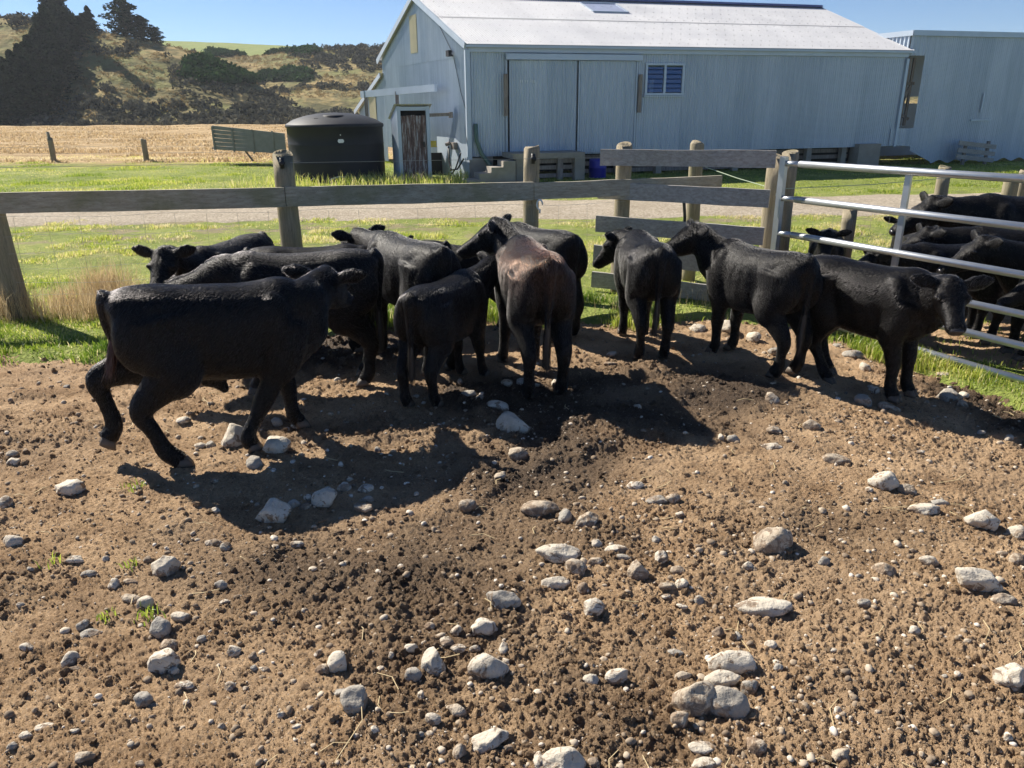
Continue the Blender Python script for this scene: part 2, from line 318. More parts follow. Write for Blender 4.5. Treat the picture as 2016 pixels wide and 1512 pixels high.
# turf beyond the track up to the shed and the dry ground
X, Y = scatter_grass(260000, 17.3, 36); lim = 17.5 + 0.06 * X
cl = fbm(X * 0.8, Y * 0.8, 190, 4); keep = (Y > lim + 0.5 * (cl - 0.5)) & (rng.random(len(X)) < np.where(fbm(X * 0.9, Y * 0.9, 191, 4) < 0.45, 0.25, 1)); X, Y, cl = X[keep], Y[keep], cl[keep]; n = len(X)
H = 0.035 + 0.04 * rng.random(n) + 0.08 * sm((cl - 0.55) / 0.25); tint = np.clip(0.48 + 1.0 * (fbm(X * 0.6, Y * 0.6, 195, 4) - 0.48) + rng.normal(0, 0.13, n) + 0.5 * sm((Y - 30) / 4), 0, 1)
stuff(blades('grass', X, Y, H, 0.02 + 0 * H, tint, z0=0 * X, lean=0.5), 'green grass between the gravel track and the dry field', 'grass')
# dry pasture
n = 120000; X, Y = scatter_grass(n, 30, 100, 0.75); cl = fbm(X * 0.25, Y * 0.5, 290, 4); keep = (cl > 0.38) & (rng.random(n) < 1.0); X, Y, cl = X[keep], Y[keep], cl[keep]; n = len(X)
keep = (Y > 31 + 5 * (cl - 0.5)) & ~((X > -8) & (Y < 45)); X, Y, cl = X[keep], Y[keep], cl[keep]; n = len(X)
H = (0.06 + 0.13 * rng.random(n)) * (0.4 + 1.0 * sm((cl - 0.4) / 0.3)); tint = np.clip(0.88 + rng.normal(0, 0.10, n), 0.5, 1)
M['dry_blades'] = m_blades('dry_blades', [(0.5, (0.20, 0.13, 0.06)), (0.75, (0.42, 0.30, 0.155)), (0.9, (0.56, 0.42, 0.23)), (1.0, (0.70, 0.56, 0.35))], 0.45)
stuff(blades('dry_grass', X, Y, H, 0.05 + 0.0008 * Y, tint, z0=0 * X, lean=0.7, mat='dry_blades'), 'tan dry grass of the flat field below the hill', 'grass')
# tall dry tussocks at the foot of the fence
cs = [(20, 600, 420, 0.50), (-10, 590, 300, 0.55), (90, 600, 260, 0.40), (150, 585, 420, 0.45), (215, 572, 800, 0.62), (250, 585, 420, 0.5), (180, 600, 300, 0.40), (300, 590, 200, 0.4), (350, 585, 160, 0.35), (420, 590, 120, 0.3), (520, 590, 140, 0.3), (1390, 575, 60, 0.3), (1450, 560, 80, 0.3), (1590, 560, 80, 0.3), (-60, 600, 300, 0.5), (1240, 590, 60, 0.25)]
xs = []; ys = []; hs = []
for a, b, k, hgt in cs:
    c = P(a, b + 30); xs.append(rng.normal(c.x, 0.14, k)); ys.append(rng.normal(c.y, 0.10, k)); hs.append(hgt * rng.uniform(0.55, 1.0, k))
X, Y, H = map(np.concatenate, (xs, ys, hs)); stuff(blades('dry_grass', X, Y, H, 0.004 + 0 * H, np.clip(rng.normal(0.88, 0.12, len(X)), 0.5, 1), lean=0.55, mat='dry_blades'), 'tall golden seeding grass at the foot of the fence', 'grass')
# rank grass round the tank, the outhouse and the piles
X = rng.uniform(-7.5, -1.2, 5000); Y = rng.uniform(20.6, 23.2, 5000); H = rng.uniform(0.12, 0.42, 5000) * (0.4 + fbm(X * 1.4, Y * 1.4, 33, 3)); keep = rng.random(5000) < sm((fbm(X, Y, 35, 3) - 0.35) / 0.2)
stuff(blades('rank_grass', X[keep], Y[keep], H[keep], 0.014 + 0 * H[keep], np.clip(rng.normal(0.62, 0.2, keep.sum()), 0, 1), z0=0 * X[keep], lean=0.5), 'rank grass round the foot of the water tank', 'grass')
# ---------------------------------------------------------------- hills, mountain, trees, scrub
def px_dir(px):                                            # horizontal direction of an image column near the horizon
    d = ray(px, 150); return math.atan2(d.x, d.y)
def z_at(px, py, D): return PD(px, py, D).z
CR1 = [(-900, 20), (-300, 24), (0, 28), (100, 34), (190, 50), (250, 62), (300, 75), (350, 86), (400, 100), (440, 122), (480, 142), (530, 178), (590, 215), (650, 238), (720, 246), (900, 250)]
CR2 = [(-900, 110), (0, 110), (300, 96), (420, 100), (500, 108), (560, 100), (640, 94), (700, 90), (760, 88), (900, 86), (1200, 84), (1500, 110), (2000, 160), (2600, 200)]
CR3 = [(-900, 60), (200, 74), (330, 78), (450, 82), (560, 87), (640, 93), (700, 100), (800, 120), (1000, 150), (2600, 190)]
az1 = np.array([px_dir(a) for a, b in CR1]); h1 = np.array([z_at(a, b, 152) for a, b in CR1])
az2 = np.array([px_dir(a) for a, b in CR2]); h2 = np.array([z_at(a, b, 225) for a, b in CR2])
az3 = np.array([px_dir(a) for a, b in CR3]); h3 = np.array([z_at(a, b, 330) for a, b in CR3])
def hill_z(x, y):
    D = y; az = np.arctan2(x, y)
    a = np.interp(az, az1, h1); b = np.interp(az, az2, h2); c = np.interp(az, az3, h3)
    base = 108 + 10 * (fbm(x * 0.03, x * 0 + 1, 401, 3) - 0.5); gull = fbm(x * 0.035 + 0.012 * y, y * 0.012, 402, 4) - 0.5; bumps = fbm(x * 0.12, y * 0.12, 405, 4) - 0.5
    t1 = np.clip((D - base) / (152 - base), 0, 1); p1 = a * (0.35 * t1 + 0.65 * sm(t1) ** 0.9)
    t2 = np.clip((D - 140) / 85, 0, 1); p2 = b * (0.5 * t2 + 0.5 * sm(t2)); t3 = np.clip((D - 235) / 95, 0, 1); p3 = c * (0.6 + 0.4 * t3) * (t3 > 0)
    p1 = p1 - np.clip((D - 152) / 60, 0, 1) * 6; w = np.maximum(np.maximum(p1, p2), p3)
    env = np.clip(t1 * 4, 0, 1) * np.clip((1 - t1) * 3 + 0.12, 0, 1)
    return w + env * (gull * 5.0 + bumps * 1.6) - 0.4 + (D > 330) * 0 - np.clip((D - 330) / 60, 0, 1) * 30
t = NT('hill'); p = t.pos(); n1 = t.noise(p, 0.045, 6, 0.6, 0.8); n2 = t.noise(p, 0.35, 6, 0.65); n3 = t.noise(p, 0.10, 5, 0.6)
sep = t.new('SeparateXYZ'); t.l.new(p, sep.inputs[0]); Yp = sep.outputs['Y']
col = t.ramp(t.math('ADD', t.math('MULTIPLY', n1, 0.55), t.math('MULTIPLY', n2, 0.45)), [(0.42, (0.085, 0.08, 0.035)), (0.49, (0.19, 0.16, 0.07)), (0.55, (0.31, 0.235, 0.105)), (0.64, (0.47, 0.34, 0.165))])
col = t.mix(t.ramp(n3, [(0.48, 0.0), (0.60, 0.85)]), col, (0.20, 0.20, 0.075))
col = t.mix(t.ramp(t.math('MULTIPLY', Yp, 0.001), [(0.238, 0.0), (0.25, 1.0)]), col, t.ramp(n2, [(0.3, (0.17, 0.22, 0.07)), (0.7, (0.29, 0.31, 0.11))]))
t.bump(n2, 1.0, 1.2); M['hill'] = t.fin(col, 0.95, 0, 0.1)
azs = np.linspace(-1.25, 0.9, 420); ds = np.concatenate([np.linspace(100, 160, 110), np.linspace(161, 235, 60), np.linspace(238, 400, 50)])
Dg, Ag = np.meshgrid(ds, azs, indexing='ij'); Xg = np.tan(Ag) * Dg; Z = hill_z(Xg, Dg); Z[0] = -3
structure(mesh_np('hill', np.stack([Xg, Dg, Z], -1).reshape(-1, 3), grid_faces(*Xg.shape), M['hill'], smooth=True))
# snowy range
t = NT('snow_rock'); p = t.pos(); n = t.noise(p, 0.06, 6, 0.7); sep = t.new('SeparateXYZ'); t.l.new(p, sep.inputs[0])
M['snow'] = t.fin(t.ramp(t.math('ADD', n, t.math('MULTIPLY', t.math('SUBTRACT', sep.outputs['Z'], 45), 0.045)), [(0.42, (0.20, 0.24, 0.32)), (0.6, (0.80, 0.83, 0.88))]), 0.8)
azs = np.linspace(px_dir(560), px_dir(1100), 160); rows = np.linspace(0, 1, 24); Rg, Ag = np.meshgrid(rows, azs, indexing='ij'); D = 600 + 110 * Rg
pk = np.interp(Ag, [px_dir(560), px_dir(650), px_dir(700), px_dir(745), px_dir(790), px_dir(1100)], [30, 40, 49, 50, 45, 36]); Xg = np.tan(Ag) * D
Z = -5 + (pk + 5) * np.minimum(1, Rg * 1.25) * (0.86 + 0.28 * (fbm(Xg * 0.04, D * 0.04, 77, 5) - 0.5) * 2 * 0.5 + 0.07)
structure(mesh_np('mountain', np.stack([Xg, D, Z], -1).reshape(-1, 3), grid_faces(*Xg.shape), M['snow'], smooth=True))

def m_leaf(name, lo, hi, tr=0.2, scale=0.8):
    t = NT(name); n = t.noise(t.pos(), scale, 3); col = t.ramp(t.math('ADD', t.math('MULTIPLY', n, 0.6), t.math('MULTIPLY', t.attr('tint'), 0.4)), [(0.25, lo), (0.75, hi)])
    d = t.new('BsdfDiffuse'); tl = t.new('BsdfTranslucent'); mx = t.new('MixShader'); mx.inputs[0].default_value = tr
    t.l.new(col, d.inputs[0]); t.l.new(col, tl.inputs[0]); t.l.new(d.outputs[0], mx.inputs[1]); t.l.new(tl.outputs[0], mx.inputs[2]); t.l.new(mx.outputs[0], t.out.inputs[0]); t.n.remove(t.b); return t.m
M['needles'] = m_leaf('needles', (0.010, 0.018, 0.012), (0.042, 0.066, 0.034), 0.15)
M['scrub'] = m_leaf('scrub', (0.035, 0.036, 0.032), (0.17, 0.165, 0.125), 0.15, 0.9)
M['tussock'] = m_leaf('tussock', (0.16, 0.115, 0.05), (0.42, 0.31, 0.15), 0.3, 0.3)
M['gorse'] = m_leaf('gorse', (0.018, 0.045, 0.016), (0.055, 0.11, 0.035), 0.15, 0.5)
M['bark'] = m_plain('bark', (0.09, 0.07, 0.055), 0.9, 0, 0.3, 3.0)
def cards(c, size, r, tint, up=0.0):
    """one ragged triangle pair per centre"""
    n = len(c); a = r.normal(size=(n, 3)); a /= np.linalg.norm(a, axis=1)[:, None]; b = r.normal(size=(n, 3)); b -= a * (a * b).sum(1)[:, None]; b /= np.linalg.norm(b, axis=1)[:, None]
    s = size[:, None]; V = np.stack([c - a * s, c + b * s * 0.8, c + a * s, c - b * s * 0.55 + a * s * 0.2], 1).reshape(-1, 3)
    F = np.arange(n * 4).reshape(n, 4); return V, F, np.repeat(tint, 4)
def conifer_mesh(seed, H, Rm, n, lumps=0.35, base=0.10, round_=False):
    r = np.random.default_rng(seed); k = int(n * 1.9); h = r.random(k) ** 0.8; az = r.uniform(0, 2 * np.pi, k)
    prof = (np.sin(np.pi * np.clip(h * 0.9 + 0.1, 0, 1)) ** 0.6 if round_ else (1 - h) ** 0.75 + 0.05)
    wh = 0.66 + 0.40 * np.sin(h * H * 2.0 + 2.2 * np.sin(az * 2 + seed)); lump = 1 + lumps * 2 * (fbm(az * 1.6 + seed, h * 7, seed, 3) - 0.5)
    rad = Rm * prof * wh * lump * np.sqrt(r.uniform(0.25, 1.0, k)); z = H * (base + (1 - base) * h) - 0.25 * rad
    keep = r.random(k) < 0.55; c = np.stack([np.cos(az) * rad, np.sin(az) * rad, z], -1)[keep]
    return cards(c, r.uniform(0.22, 0.52, len(c)) * (H / 14) ** 0.5, r, r.random(len(c)))
_tv = {}
def tree(name, px, py, D, H, label, group=None, var=0, Rm=None, round_=False, rz=0.0, base=0.08):
    d = ray(px, py); x = d.x / d.y * D; z = float(hill_z(np.array([x]), np.array([D]))[0])
    o = empty(name, (x, D, z - 0.3), rz); key = (var, round_)
    if key not in _tv:
        V, F, tn = conifer_mesh(50 + var, 14.0, 3.6, 3400 if not round_ else 3000, 0.4 if not round_ else 0.7, base, round_)
        cr = mesh_np('crown', V, F, M['needles'], attrs={'tint': tn}); mb = MB(); mb.tube([(0, 0, -0.5), (0.05, 0, 4), (0, 0.05, 9), (0, 0, 13.2)], [0.34, 0.26, 0.15, 0.03], 10)
        if round_:
            for q in range(6): a = q * 1.05; mb.tube([(0, 0, 4 + q), (1.6 * math.cos(a), 1.6 * math.sin(a), 6 + q)], [0.13, 0.04], 6)
        tk = mb.build('trunk', M['bark'], None, True); _tv[key] = (cr, tk)
    else:
        cr, tk = (q.copy() for q in _tv[key]); COL.objects.link(cr); COL.objects.link(tk)
    s = H / 14.0; w = (Rm or 3.6 * s) / 3.6
    for q in (cr, tk): q.parent = o; q.scale = (w, w, s)
    tag(o, label, 'tree', group); return o
rr = random.Random(4)
PG = 'pines of the dense stand on the left hillside'; PL = 'dark pine packed in the dense stand on the left hillside'
k = 0
TOPX = [-140, 0, 35, 70, 94, 106, 140, 150, 174, 192]; TOPY = [135, 118, 95, 68, 30, 4, 4, 12, 46, 74]
for (px, D, dy) in [(-110,114,0),(-80,112,10),(-45,113,0),(-15,112,6),(8,112,0),(28,115,0),(18,118,14),(46,116,0),(58,119,6),(68,122,0),(80,125,8),(92,128,0),(60,114,60),(84,117,80),(104,122,90),(40,113,60),(8,111,60),(-30,111,60),(102,130,14),(110,134,6),(122,131,50),(128,138,4),(140,135,40),(146,141,2),(156,138,55),(160,144,4),(172,147,2),(184,150,0),(134,127,100),(112,126,60),(164,141,40)]:
    d_ = ray(px, 150); x_ = d_.x / d_.y * D; H = z_at(px, float(np.interp(px, TOPX, TOPY)) + dy, D) - float(hill_z(np.array([x_]), np.array([D]))[0]) + 0.3
    tree('pine_tree', px, 150, D, max(3.0, H), PL, PG, var=k % 3, Rm=2.3 + 0.9 * rr.random(), rz=rr.random() * 6); k += 1
tree('pine_tree', 122, 100, 141, 13.5, 'tallest dark pine of the hillside stand, its tip cut by the picture edge', None, 1, Rm=3.4, rz=1.0)
tree('pine_tree', 246, 60, 154, 7.4, 'large bushy dark pine standing on the hill crest against the sky', None, 5, Rm=3.4, round_=True, rz=0.4)
tree('pine_tree', 278, 66, 155, 5.0, 'medium dark pine leaning beside the large bushy pine on the crest', None, 5, Rm=2.6, round_=True, rz=2.4)
tree('pine_tree', 306, 72, 155, 3.6, 'small round dark pine at the end of the crest trees', None, 5, Rm=1.5, round_=True, rz=3.9)
tree('pine_tree', 178, 60, 156, 5.0, 'small pine on the crest at the right edge of the stand', None, 2, Rm=2.0, rz=0.9)

def bushes(name, mat, pts, label, smin, smax, seed, ncard=64):
    r = np.random.default_rng(seed); n = len(pts); pts = np.asarray(pts); S = r.uniform(smin, smax, n)
    u = r.normal(size=(n, ncard, 3)); u /= np.linalg.norm(u, axis=2)[:, :, None]; u[:, :, 2] = np.abs(u[:, :, 2])
    lob = 0.75 + 0.5 * r.random((n, ncard)); rad = lob * r.uniform(0.55, 1.0, (n, ncard)) ** 0.5
    c = u * rad[:, :, None] * S[:, None, None] * np.array([1, 1, 0.85]); z = hill_z(pts[:, 0], pts[:, 1])
    c = c + np.stack([pts[:, 0], pts[:, 1], z], -1)[:, None, :]; sz = (S[:, None] * r.uniform(0.16, 0.34, (n, ncard))).ravel()
    tn = np.clip(np.repeat(r.random(n), ncard) * 0.7 + r.random(n * ncard) * 0.3, 0, 1)
    V, F, tn = cards(c.reshape(-1, 3), sz, r, tn); return stuff(mesh_np(name, V, F, M[mat], attrs={'tint': tn}), label, 'scrub')
r = np.random.default_rng(12); n = 60000; D = r.uniform(106, 228, n); az = r.uniform(px_dir(-500), px_dir(900), n); X = np.tan(az) * D
pxv = 1008 + 1510 * X / (D * 0.94 + 0.1); zz = hill_z(X, D); pyv = np.array([0.0] * n)
# picture row of each point, used only to know which belt of the hillside it lies in
th = np.arctan2(CAM_H - zz, D); pyv = 756 + 1510 * np.tan(th - R(PITCH))
nz = fbm(X * 0.05, D * 0.05, 501, 4); nz2 = fbm(X * 0.018 + 9, D * 0.018, 503, 3)
belt_lo = np.interp(pxv, [-500, 0, 40, 150, 250, 380, 480, 560, 700], [150, 200, 205, 208, 196, 200, 185, 165, 165])
dens = 0.75 * ((pyv > belt_lo + 24 * (nz - 0.5) * 2) & (nz > 0.42)) + 0.28 * ((nz > 0.56) & (pyv < belt_lo)) * (0.4 + (nz2 > 0.5)) + 0.5 * ((pxv < 300) & (pyv > 80) & (nz > 0.46)) + 0.8 * ((pxv > 560) & (pyv < 135) & (nz > 0.44)) + 0.8 * ((pxv < 100) & (pyv < 70) & (nz > 0.42))
dens = np.where(D > 226, 0, dens); keep = (r.random(n) < dens * 0.10); pts = np.stack([X, D], -1)[keep]
bushes('scrub', 'scrub', pts[:5200], 'dark matted scrub covering the foot of the hill', 0.5, 1.35, 21, 46)
g = (((pxv > 385) & (pxv < 520) & (pyv > 112) & (pyv < 160) & (nz2 + nz > 1.03)) | ((pxv > 430) & (pxv < 640) & (pyv > 88) & (pyv < 108) & (nz > 0.47)) | ((pxv > 530) & (pxv < 620) & (pyv > 136) & (pyv < 156) & (nz > 0.47))) & (r.random(n) < 0.5)
bushes('scrub', 'gorse', np.stack([X, D], -1)[g][:700], 'green bushes in patches high on the hillside', 0.8, 1.7, 22, 60)

k2 = (r.random(n) < 0.16) & (pyv < belt_lo + 25) & (D < 226) & (nz < 0.56) & (pxv > 60); bushes('tussock', 'tussock', np.stack([X, D], -1)[k2][:7000], 'tan tussock grass on the open hillside', 0.25, 0.6, 23, 22)
for o_ in COL.objects:
    if o_.name.startswith('tussock'): o_['category'] = 'tussock'
# ---------------------------------------------------------------- the wool shed
def V2(x, y): return Vector((x, y, 0))
SA = V2(-1.14, 22.7); SB = V2(12.80, 26.77); SL = V2(-4.59, 29.9)           # near corner, right end of the long wall, far end of the gable wall
EAVE, RIDGE = 3.63, 5.22; LW = (SB - SA); LU = LW.normalized(); LN = V2(LU.y, -LU.x)     # outward normal of the long wall
GW = (SL - SA); GU = GW.normalized(); GN = V2(-GU.y, GU.x)
if GN.x > 0: GN = -GN
SD_ = SB + GW                                                               # hidden corner
_vr = np.random.default_rng(3)
def corr(name, mat, parent, A, U, Nn, s0, s1, bot, top, pitch=0.0762, amp=0.012, off=0.0, rows=1):
    """vertical corrugated sheet along U from s0 to s1, between bot(s) and top(s)"""
    n = max(4, int((s1 - s0) / pitch * 6)); s = np.linspace(s0, s1, n + 1); o = off + amp * np.sin(2 * np.pi * s / pitch); b = bot(s) + 0 * s; tp = top(s) + 0 * s
    Vs = []
    for q in range(rows + 1):
        z = b + (tp - b) * q / rows; Vs.append(np.stack([A.x + U.x * s + Nn.x * o, A.y + U.y * s + Nn.y * o, z], -1))
    idx = np.floor(s / 0.76).astype(int); rv = _vr.random(4000); sh = np.tile(rv[(idx + 900) % 4000], rows + 1)
    return mesh_np(name, np.concatenate(Vs), grid_faces(rows + 1, n + 1), mat, parent, True, {'sheet': sh})
def corr_roof(name, mat, parent, P0, P1, down, f0, f1, pitch=0.0762, amp=0.009, lift=0.0):
    """roof sheet: ridge line P0-P1, slope vector down, between fractions f0 and f1"""
    U = (P1 - P0); L = U.length; Nn = U.cross(down).normalized(); Nn = Nn if Nn.z > 0 else -Nn; n = int(L / pitch * 5); s = np.linspace(0, 1, n + 1)
    o = lift + amp * np.sin(2 * np.pi * s * L / pitch); rv = _vr.random(4000); sh = rv[np.floor(s * L / 0.76).astype(int)]
    Vs = [np.array(P0)[None] + s[:, None] * np.array(U)[None] + f * np.array(down)[None] + o[:, None] * np.array(Nn)[None] for f in (f0, f1)]
    return mesh_np(name, np.concatenate(Vs), grid_faces(2, n + 1), mat, parent, True, {'sheet': np.tile(sh, 2)})
shed = empty('wool_shed', SA, 0.0); SHI = shed.matrix_world.inverted()
tag(shed, 'long corrugated iron wool shed with pale gable roof standing on low piles', 'shed')
_keep = []
def under(o, parent): o.parent = parent; o.matrix_parent_inverse = parent.matrix_world.inverted(); return o
C = lambda v: (lambda s: np.full_like(s, v))
LLEN = LW.length; GLEN = GW.length
botL = lambda s: 0.66 + 0.0 * s
s_w0, s_w1, z_w0, z_w1 = 5.35, 6.55, 2.31, 3.13                            # window opening along the long wall
W_ = lambda name, *a, **k: under(corr(name, M['wall_iron'], None, SA, LU, LN, *a, **k), shed)
W_('wall', 0.0, s_w0, botL, C(EAVE)); W_('wall', s_w1, LLEN, botL, C(EAVE)); W_('wall', s_w0, s_w1, botL, C(z_w0)); W_('wall', s_w0, s_w1, C(z_w1), C(EAVE))
gtop = lambda s: EAVE + (RIDGE - EAVE) * (1 - np.abs(s / GLEN - 0.5) * 2) - 0.02
under(corr('gable_wall', M['wall_iron'], None, SA, GU, GN, 0, GLEN, C(0.62), lambda s: np.minimum(gtop(s), 3.34)), shed)
under(corr('gable_wall', M['wall_iron'], None, SA, GU, GN, 0, GLEN, lambda s: np.minimum(gtop(s) - 0.03, 3.30), gtop, off=0.008), shed)
# far sides close the building
mb = MB(); z0 = 0.62
for a, b in ((SB, SD_), (SD_, SL)): mb.add([(a.x, a.y, z0), (b.x, b.y, z0), (b.x, b.y, EAVE), (a.x, a.y, EAVE)], [(0, 1, 2, 3)])
mb.add([(SB.x, SB.y, EAVE), (SD_.x, SD_.y, EAVE), ((SB.x + SD_.x) / 2, (SB.y + SD_.y) / 2, RIDGE)], [(0, 1, 2)])
mb.add([(q.x, q.y, 0.70) for q in (SA, SB, SD_, SL)], [(0, 1, 2, 3)])
under(mb.build('rear_wall', M['trim_iron']), shed)
# roof
ov = 0.16; R0 = Vector(((SA.x + SL.x) / 2, (SA.y + SL.y) / 2, RIDGE + 0.03)) - LU * 0.12; R1 = R0 + LU * (LLEN + 0.2)
dn_f = (SA - (SA + SL) / 2) * (1 + ov / 4); dn_f = Vector((dn_f.x, dn_f.y, -(RIDGE - EAVE) * (1 + ov / 4)))
dn_b = Vector((-dn_f.x, -dn_f.y, dn_f.z))
roof = under(corr_roof('roof', M['roof_iron'], None, R0, R1, dn_f, 0.47, 1.0), shed)
def sub(o, parent): o.parent = parent; o.matrix_parent_inverse = parent.matrix_world.inverted(); return o
bpy.context.view_layer.update()
sub(corr_roof('roof_sheet', M['roof_iron'], None, R0, R1, dn_f, 0.0, 0.49, lift=0.012), roof)
sub(corr_roof('roof_sheet', M['roof_iron'], None, R0, R1, dn_b, 0.0, 1.0), roof)
nrm = (R1 - R0).cross(dn_f).normalized(); nrm = nrm if nrm.z > 0 else -nrm
ms = m_plain('skylight', (0.32, 0.36, 0.48), 0.3, 0, 0.2, 4.0)
k0, k1 = 5.30, 6.50; Q0 = R0 + LU * k0; Q1 = R0 + LU * k1
sub(corr_roof('skylight', ms, None, Q0, Q1, dn_f, 0.10, 0.30, lift=0.03), roof)
mb = MB()
for f in (0.10, 0.30): mb.beam(Q0 + dn_f * f + nrm * 0.03, Q1 + dn_f * f + nrm * 0.03, 0.03, 0.05, nrm)
for q in (Q0, Q1): mb.beam(q + dn_f * 0.10 + nrm * 0.03, q + dn_f * 0.30 + nrm * 0.03, 0.03, 0.05, nrm)
sub(mb.build('skylight_frame', M['trim_iron']), roof)
mb = MB(); mr = m_plain('ridge_cap', (0.16, 0.17, 0.30), 0.5, 0.3, 0.15, 2.0)
mb.tube([R0 - LU * 0.05 + Vector((0, 0, 0.03)), R1 + LU * 0.05 + Vector((0, 0, 0.03))], 0.055, 10)
for sgn in (dn_f, dn_b): mb.beam(R0 + sgn * 0.018 + nrm * 0.03, R1 + sgn * 0.018 + nrm * 0.03, 0.20, 0.008, (0, 0, 1))
sub(mb.build('ridge_cap', mr), roof)
mb = MB()                                                                   # roofing screws along the purlins
for f in (0.06, 0.17, 0.28, 0.39, 0.455, 0.53, 0.64, 0.75, 0.86, 0.95):
    nS = int(LLEN / 0.3048)
    for q in range(nS): c = R0 + LU * (0.1 + q * 0.3048) + dn_f * f + nrm * (0.026 if f < 0.48 else 0.014); mb.box(c, (0.026, 0.026, 0.012))
sub(mb.build('roofing_screws', m_plain('screw', (0.40, 0.395, 0.39), 0.6, 0.3)), roof)
mb = MB()                                                                   # barge boards, corner flashing, fascia and gutter
E0 = R0 + dn_f; E1 = R1 + dn_f
mb.beam(R0 + Vector((0, 0, -0.05)) - LU * 0.02, E0 + Vector((0, 0, -0.05)) - LU * 0.02, 0.03, 0.16, (0, 0, 1)); eb = R0 + dn_b
mb.beam(R0 + Vector((0, 0, -0.05)) - LU * 0.02, eb + Vector((0, 0, -0.05)) - LU * 0.02, 0.03, 0.16, (0, 0, 1))
under(mb.build('barge_board', M['trim_iron']), shed)
mb = MB(); f0 = SA + LN * 0.05; f1 = SB + LN * 0.05
mb.beam((f0.x, f0.y, EAVE - 0.13), (f1.x, f1.y, EAVE - 0.13), 0.05, 0.20); under(mb.build('fascia', M['trim_iron']), shed)
mb = MB(); g0 = E0 - LN * 0.0; mb.beam(E0 + LN * 0.02 + Vector((0, 0, -0.055)), E1 + LN * 0.02 + Vector((0, 0, -0.055)), 0.07, 0.055); under(mb.build('gutter', M['trim_iron']), shed)
mb = MB(); cpos = SA + LN * 0.03 + GN * 0.03
mb.box((cpos.x, cpos.y, (EAVE + 0.6) / 2 - 0.1), (0.13, 0.13, EAVE - 0.75), math.atan2(LU.y, LU.x)); under(mb.build('corner_flashing', M['trim_iron']), shed); cp2 = SB + LN * 0.03; mb = MB()
mb.box((cp2.x, cp2.y, 2.0), (0.10, 0.10, 2.7), math.atan2(LU.y, LU.x)); under(mb.build('corner_flashing', M['trim_iron']), shed)
# sliding doors on a track
def at_w(s, z, off=0.0): q = SA + LU * s + LN * off; return Vector((q.x, q.y, z))
for s0, s1, zb in ((1.13, 3.20, 0.72), (3.22, 5.02, 0.70)):
    d = under(corr('sliding_door', M['wall_iron'], None, SA, LU, LN, s0, s1, C(zb), C(3.20), off=0.06), shed)
    mb = MB(); mb.beam(at_w(s0, zb, 0.075), at_w(s0, 3.2, 0.075), 0.03, 0.035, LU); mb.beam(at_w(s1, zb, 0.075), at_w(s1, 3.2, 0.075), 0.03, 0.035, LU)
    bpy.context.view_layer.update(); sub(mb.build('door_edge', M['dark'] if s0 < 2 else M['trim_iron']), d)
mb = MB(); mb.beam(at_w(1.05, 3.29, 0.10), at_w(5.15, 3.29, 0.10), 0.12, 0.15); mb.beam(at_w(1.08, 0.7, 0.03), at_w(1.08, 3.2, 0.03), 0.05, 0.05, LU); under(mb.build('door_track', M['trim_iron']), shed)
for s in (1.04, 5.13):
    mb = MB(); mb.beam(at_w(s, 1.75 if s < 2 else 1.80, 0.10), at_w(s, 2.85, 0.10), 0.05, 0.11, LU); under(mb.build('door_guide', M['old_wood']), shed)
# faded stencil on the door: unreadable flecks of white paint
mb = MB()
for q in range(9):
    if q in (2, 5): continue
    mb.box(at_w(1.48 + q * 0.052, 2.66, 0.0745), (0.03, 0.006, 0.075), math.atan2(LU.y, LU.x))
bpy.context.view_layer.update(); under(mb.build('stencil_lettering', m_plain('faded_paint', (0.62, 0.66, 0.70), 0.7, 0.1)), shed)
# window
wf = MB()
for s in (s_w0, (s_w0 + s_w1) / 2, s_w1): wf.beam(at_w(s, z_w0 - 0.03, 0.02), at_w(s, z_w1 + 0.03, 0.02), 0.05, 0.07, LU)
for z in (z_w0, z_w1): wf.beam(at_w(s_w0 - 0.05, z, 0.023), at_w(s_w1 + 0.05, z, 0.023), 0.06, 0.06)
wf.beam(at_w(s_w0 - 0.08, z_w0 - 0.06, 0.05), at_w(s_w1 + 0.08, z_w0 - 0.06, 0.05), 0.10, 0.03)
win = under(wf.build('window', M['trim_iron']), shed); bpy.context.view_layer.update()
tg = NT('louvre_glass'); tr = tg.new('BsdfTransparent'); tr.inputs[0].default_value = (0.75, 0.82, 0.86, 1); gg = tg.new('BsdfGlossy'); gg.inputs['Roughness'].default_value = 0.12; gg.inputs[0].default_value = (0.7, 0.78, 0.9, 1)
mx = tg.new('MixShader'); mx.inputs[0].default_value = 0.5; tg.l.new(tr.outputs[0], mx.inputs[1]); tg.l.new(gg.outputs[0], mx.inputs[2]); tg.l.new(mx.outputs[0], tg.out.inputs[0]); M['glass'] = tg.m
mb = MB()
for a, b in ((s_w0 + 0.03, 5.92), (5.98, s_w1 - 0.03)):
    for q in range(6):
        z = z_w0 + 0.05 + q * 0.128; mb.add([at_w(a, z, 0.03), at_w(b, z, 0.03), at_w(b, z + 0.125, -0.02), at_w(a, z + 0.125, -0.02)], [(0, 1, 2, 3)])
sub(mb.build('louvre_pane', M['glass']), win)
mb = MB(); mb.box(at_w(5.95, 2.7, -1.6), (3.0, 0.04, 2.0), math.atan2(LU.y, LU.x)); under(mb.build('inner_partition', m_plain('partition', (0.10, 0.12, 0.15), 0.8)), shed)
mb = MB()
for s in (5.52, 5.78): mb.box(at_w(s, 2.52, -0.5), (0.14, 0.03, 0.40), math.atan2(LU.y, LU.x))
under(mb.build('painted_far_window', m_plain('far_window_daylight', (0.55, 0.55, 0.50), 0.7)), shed)  # pale sheets: daylight of the far-side windows put into their colour
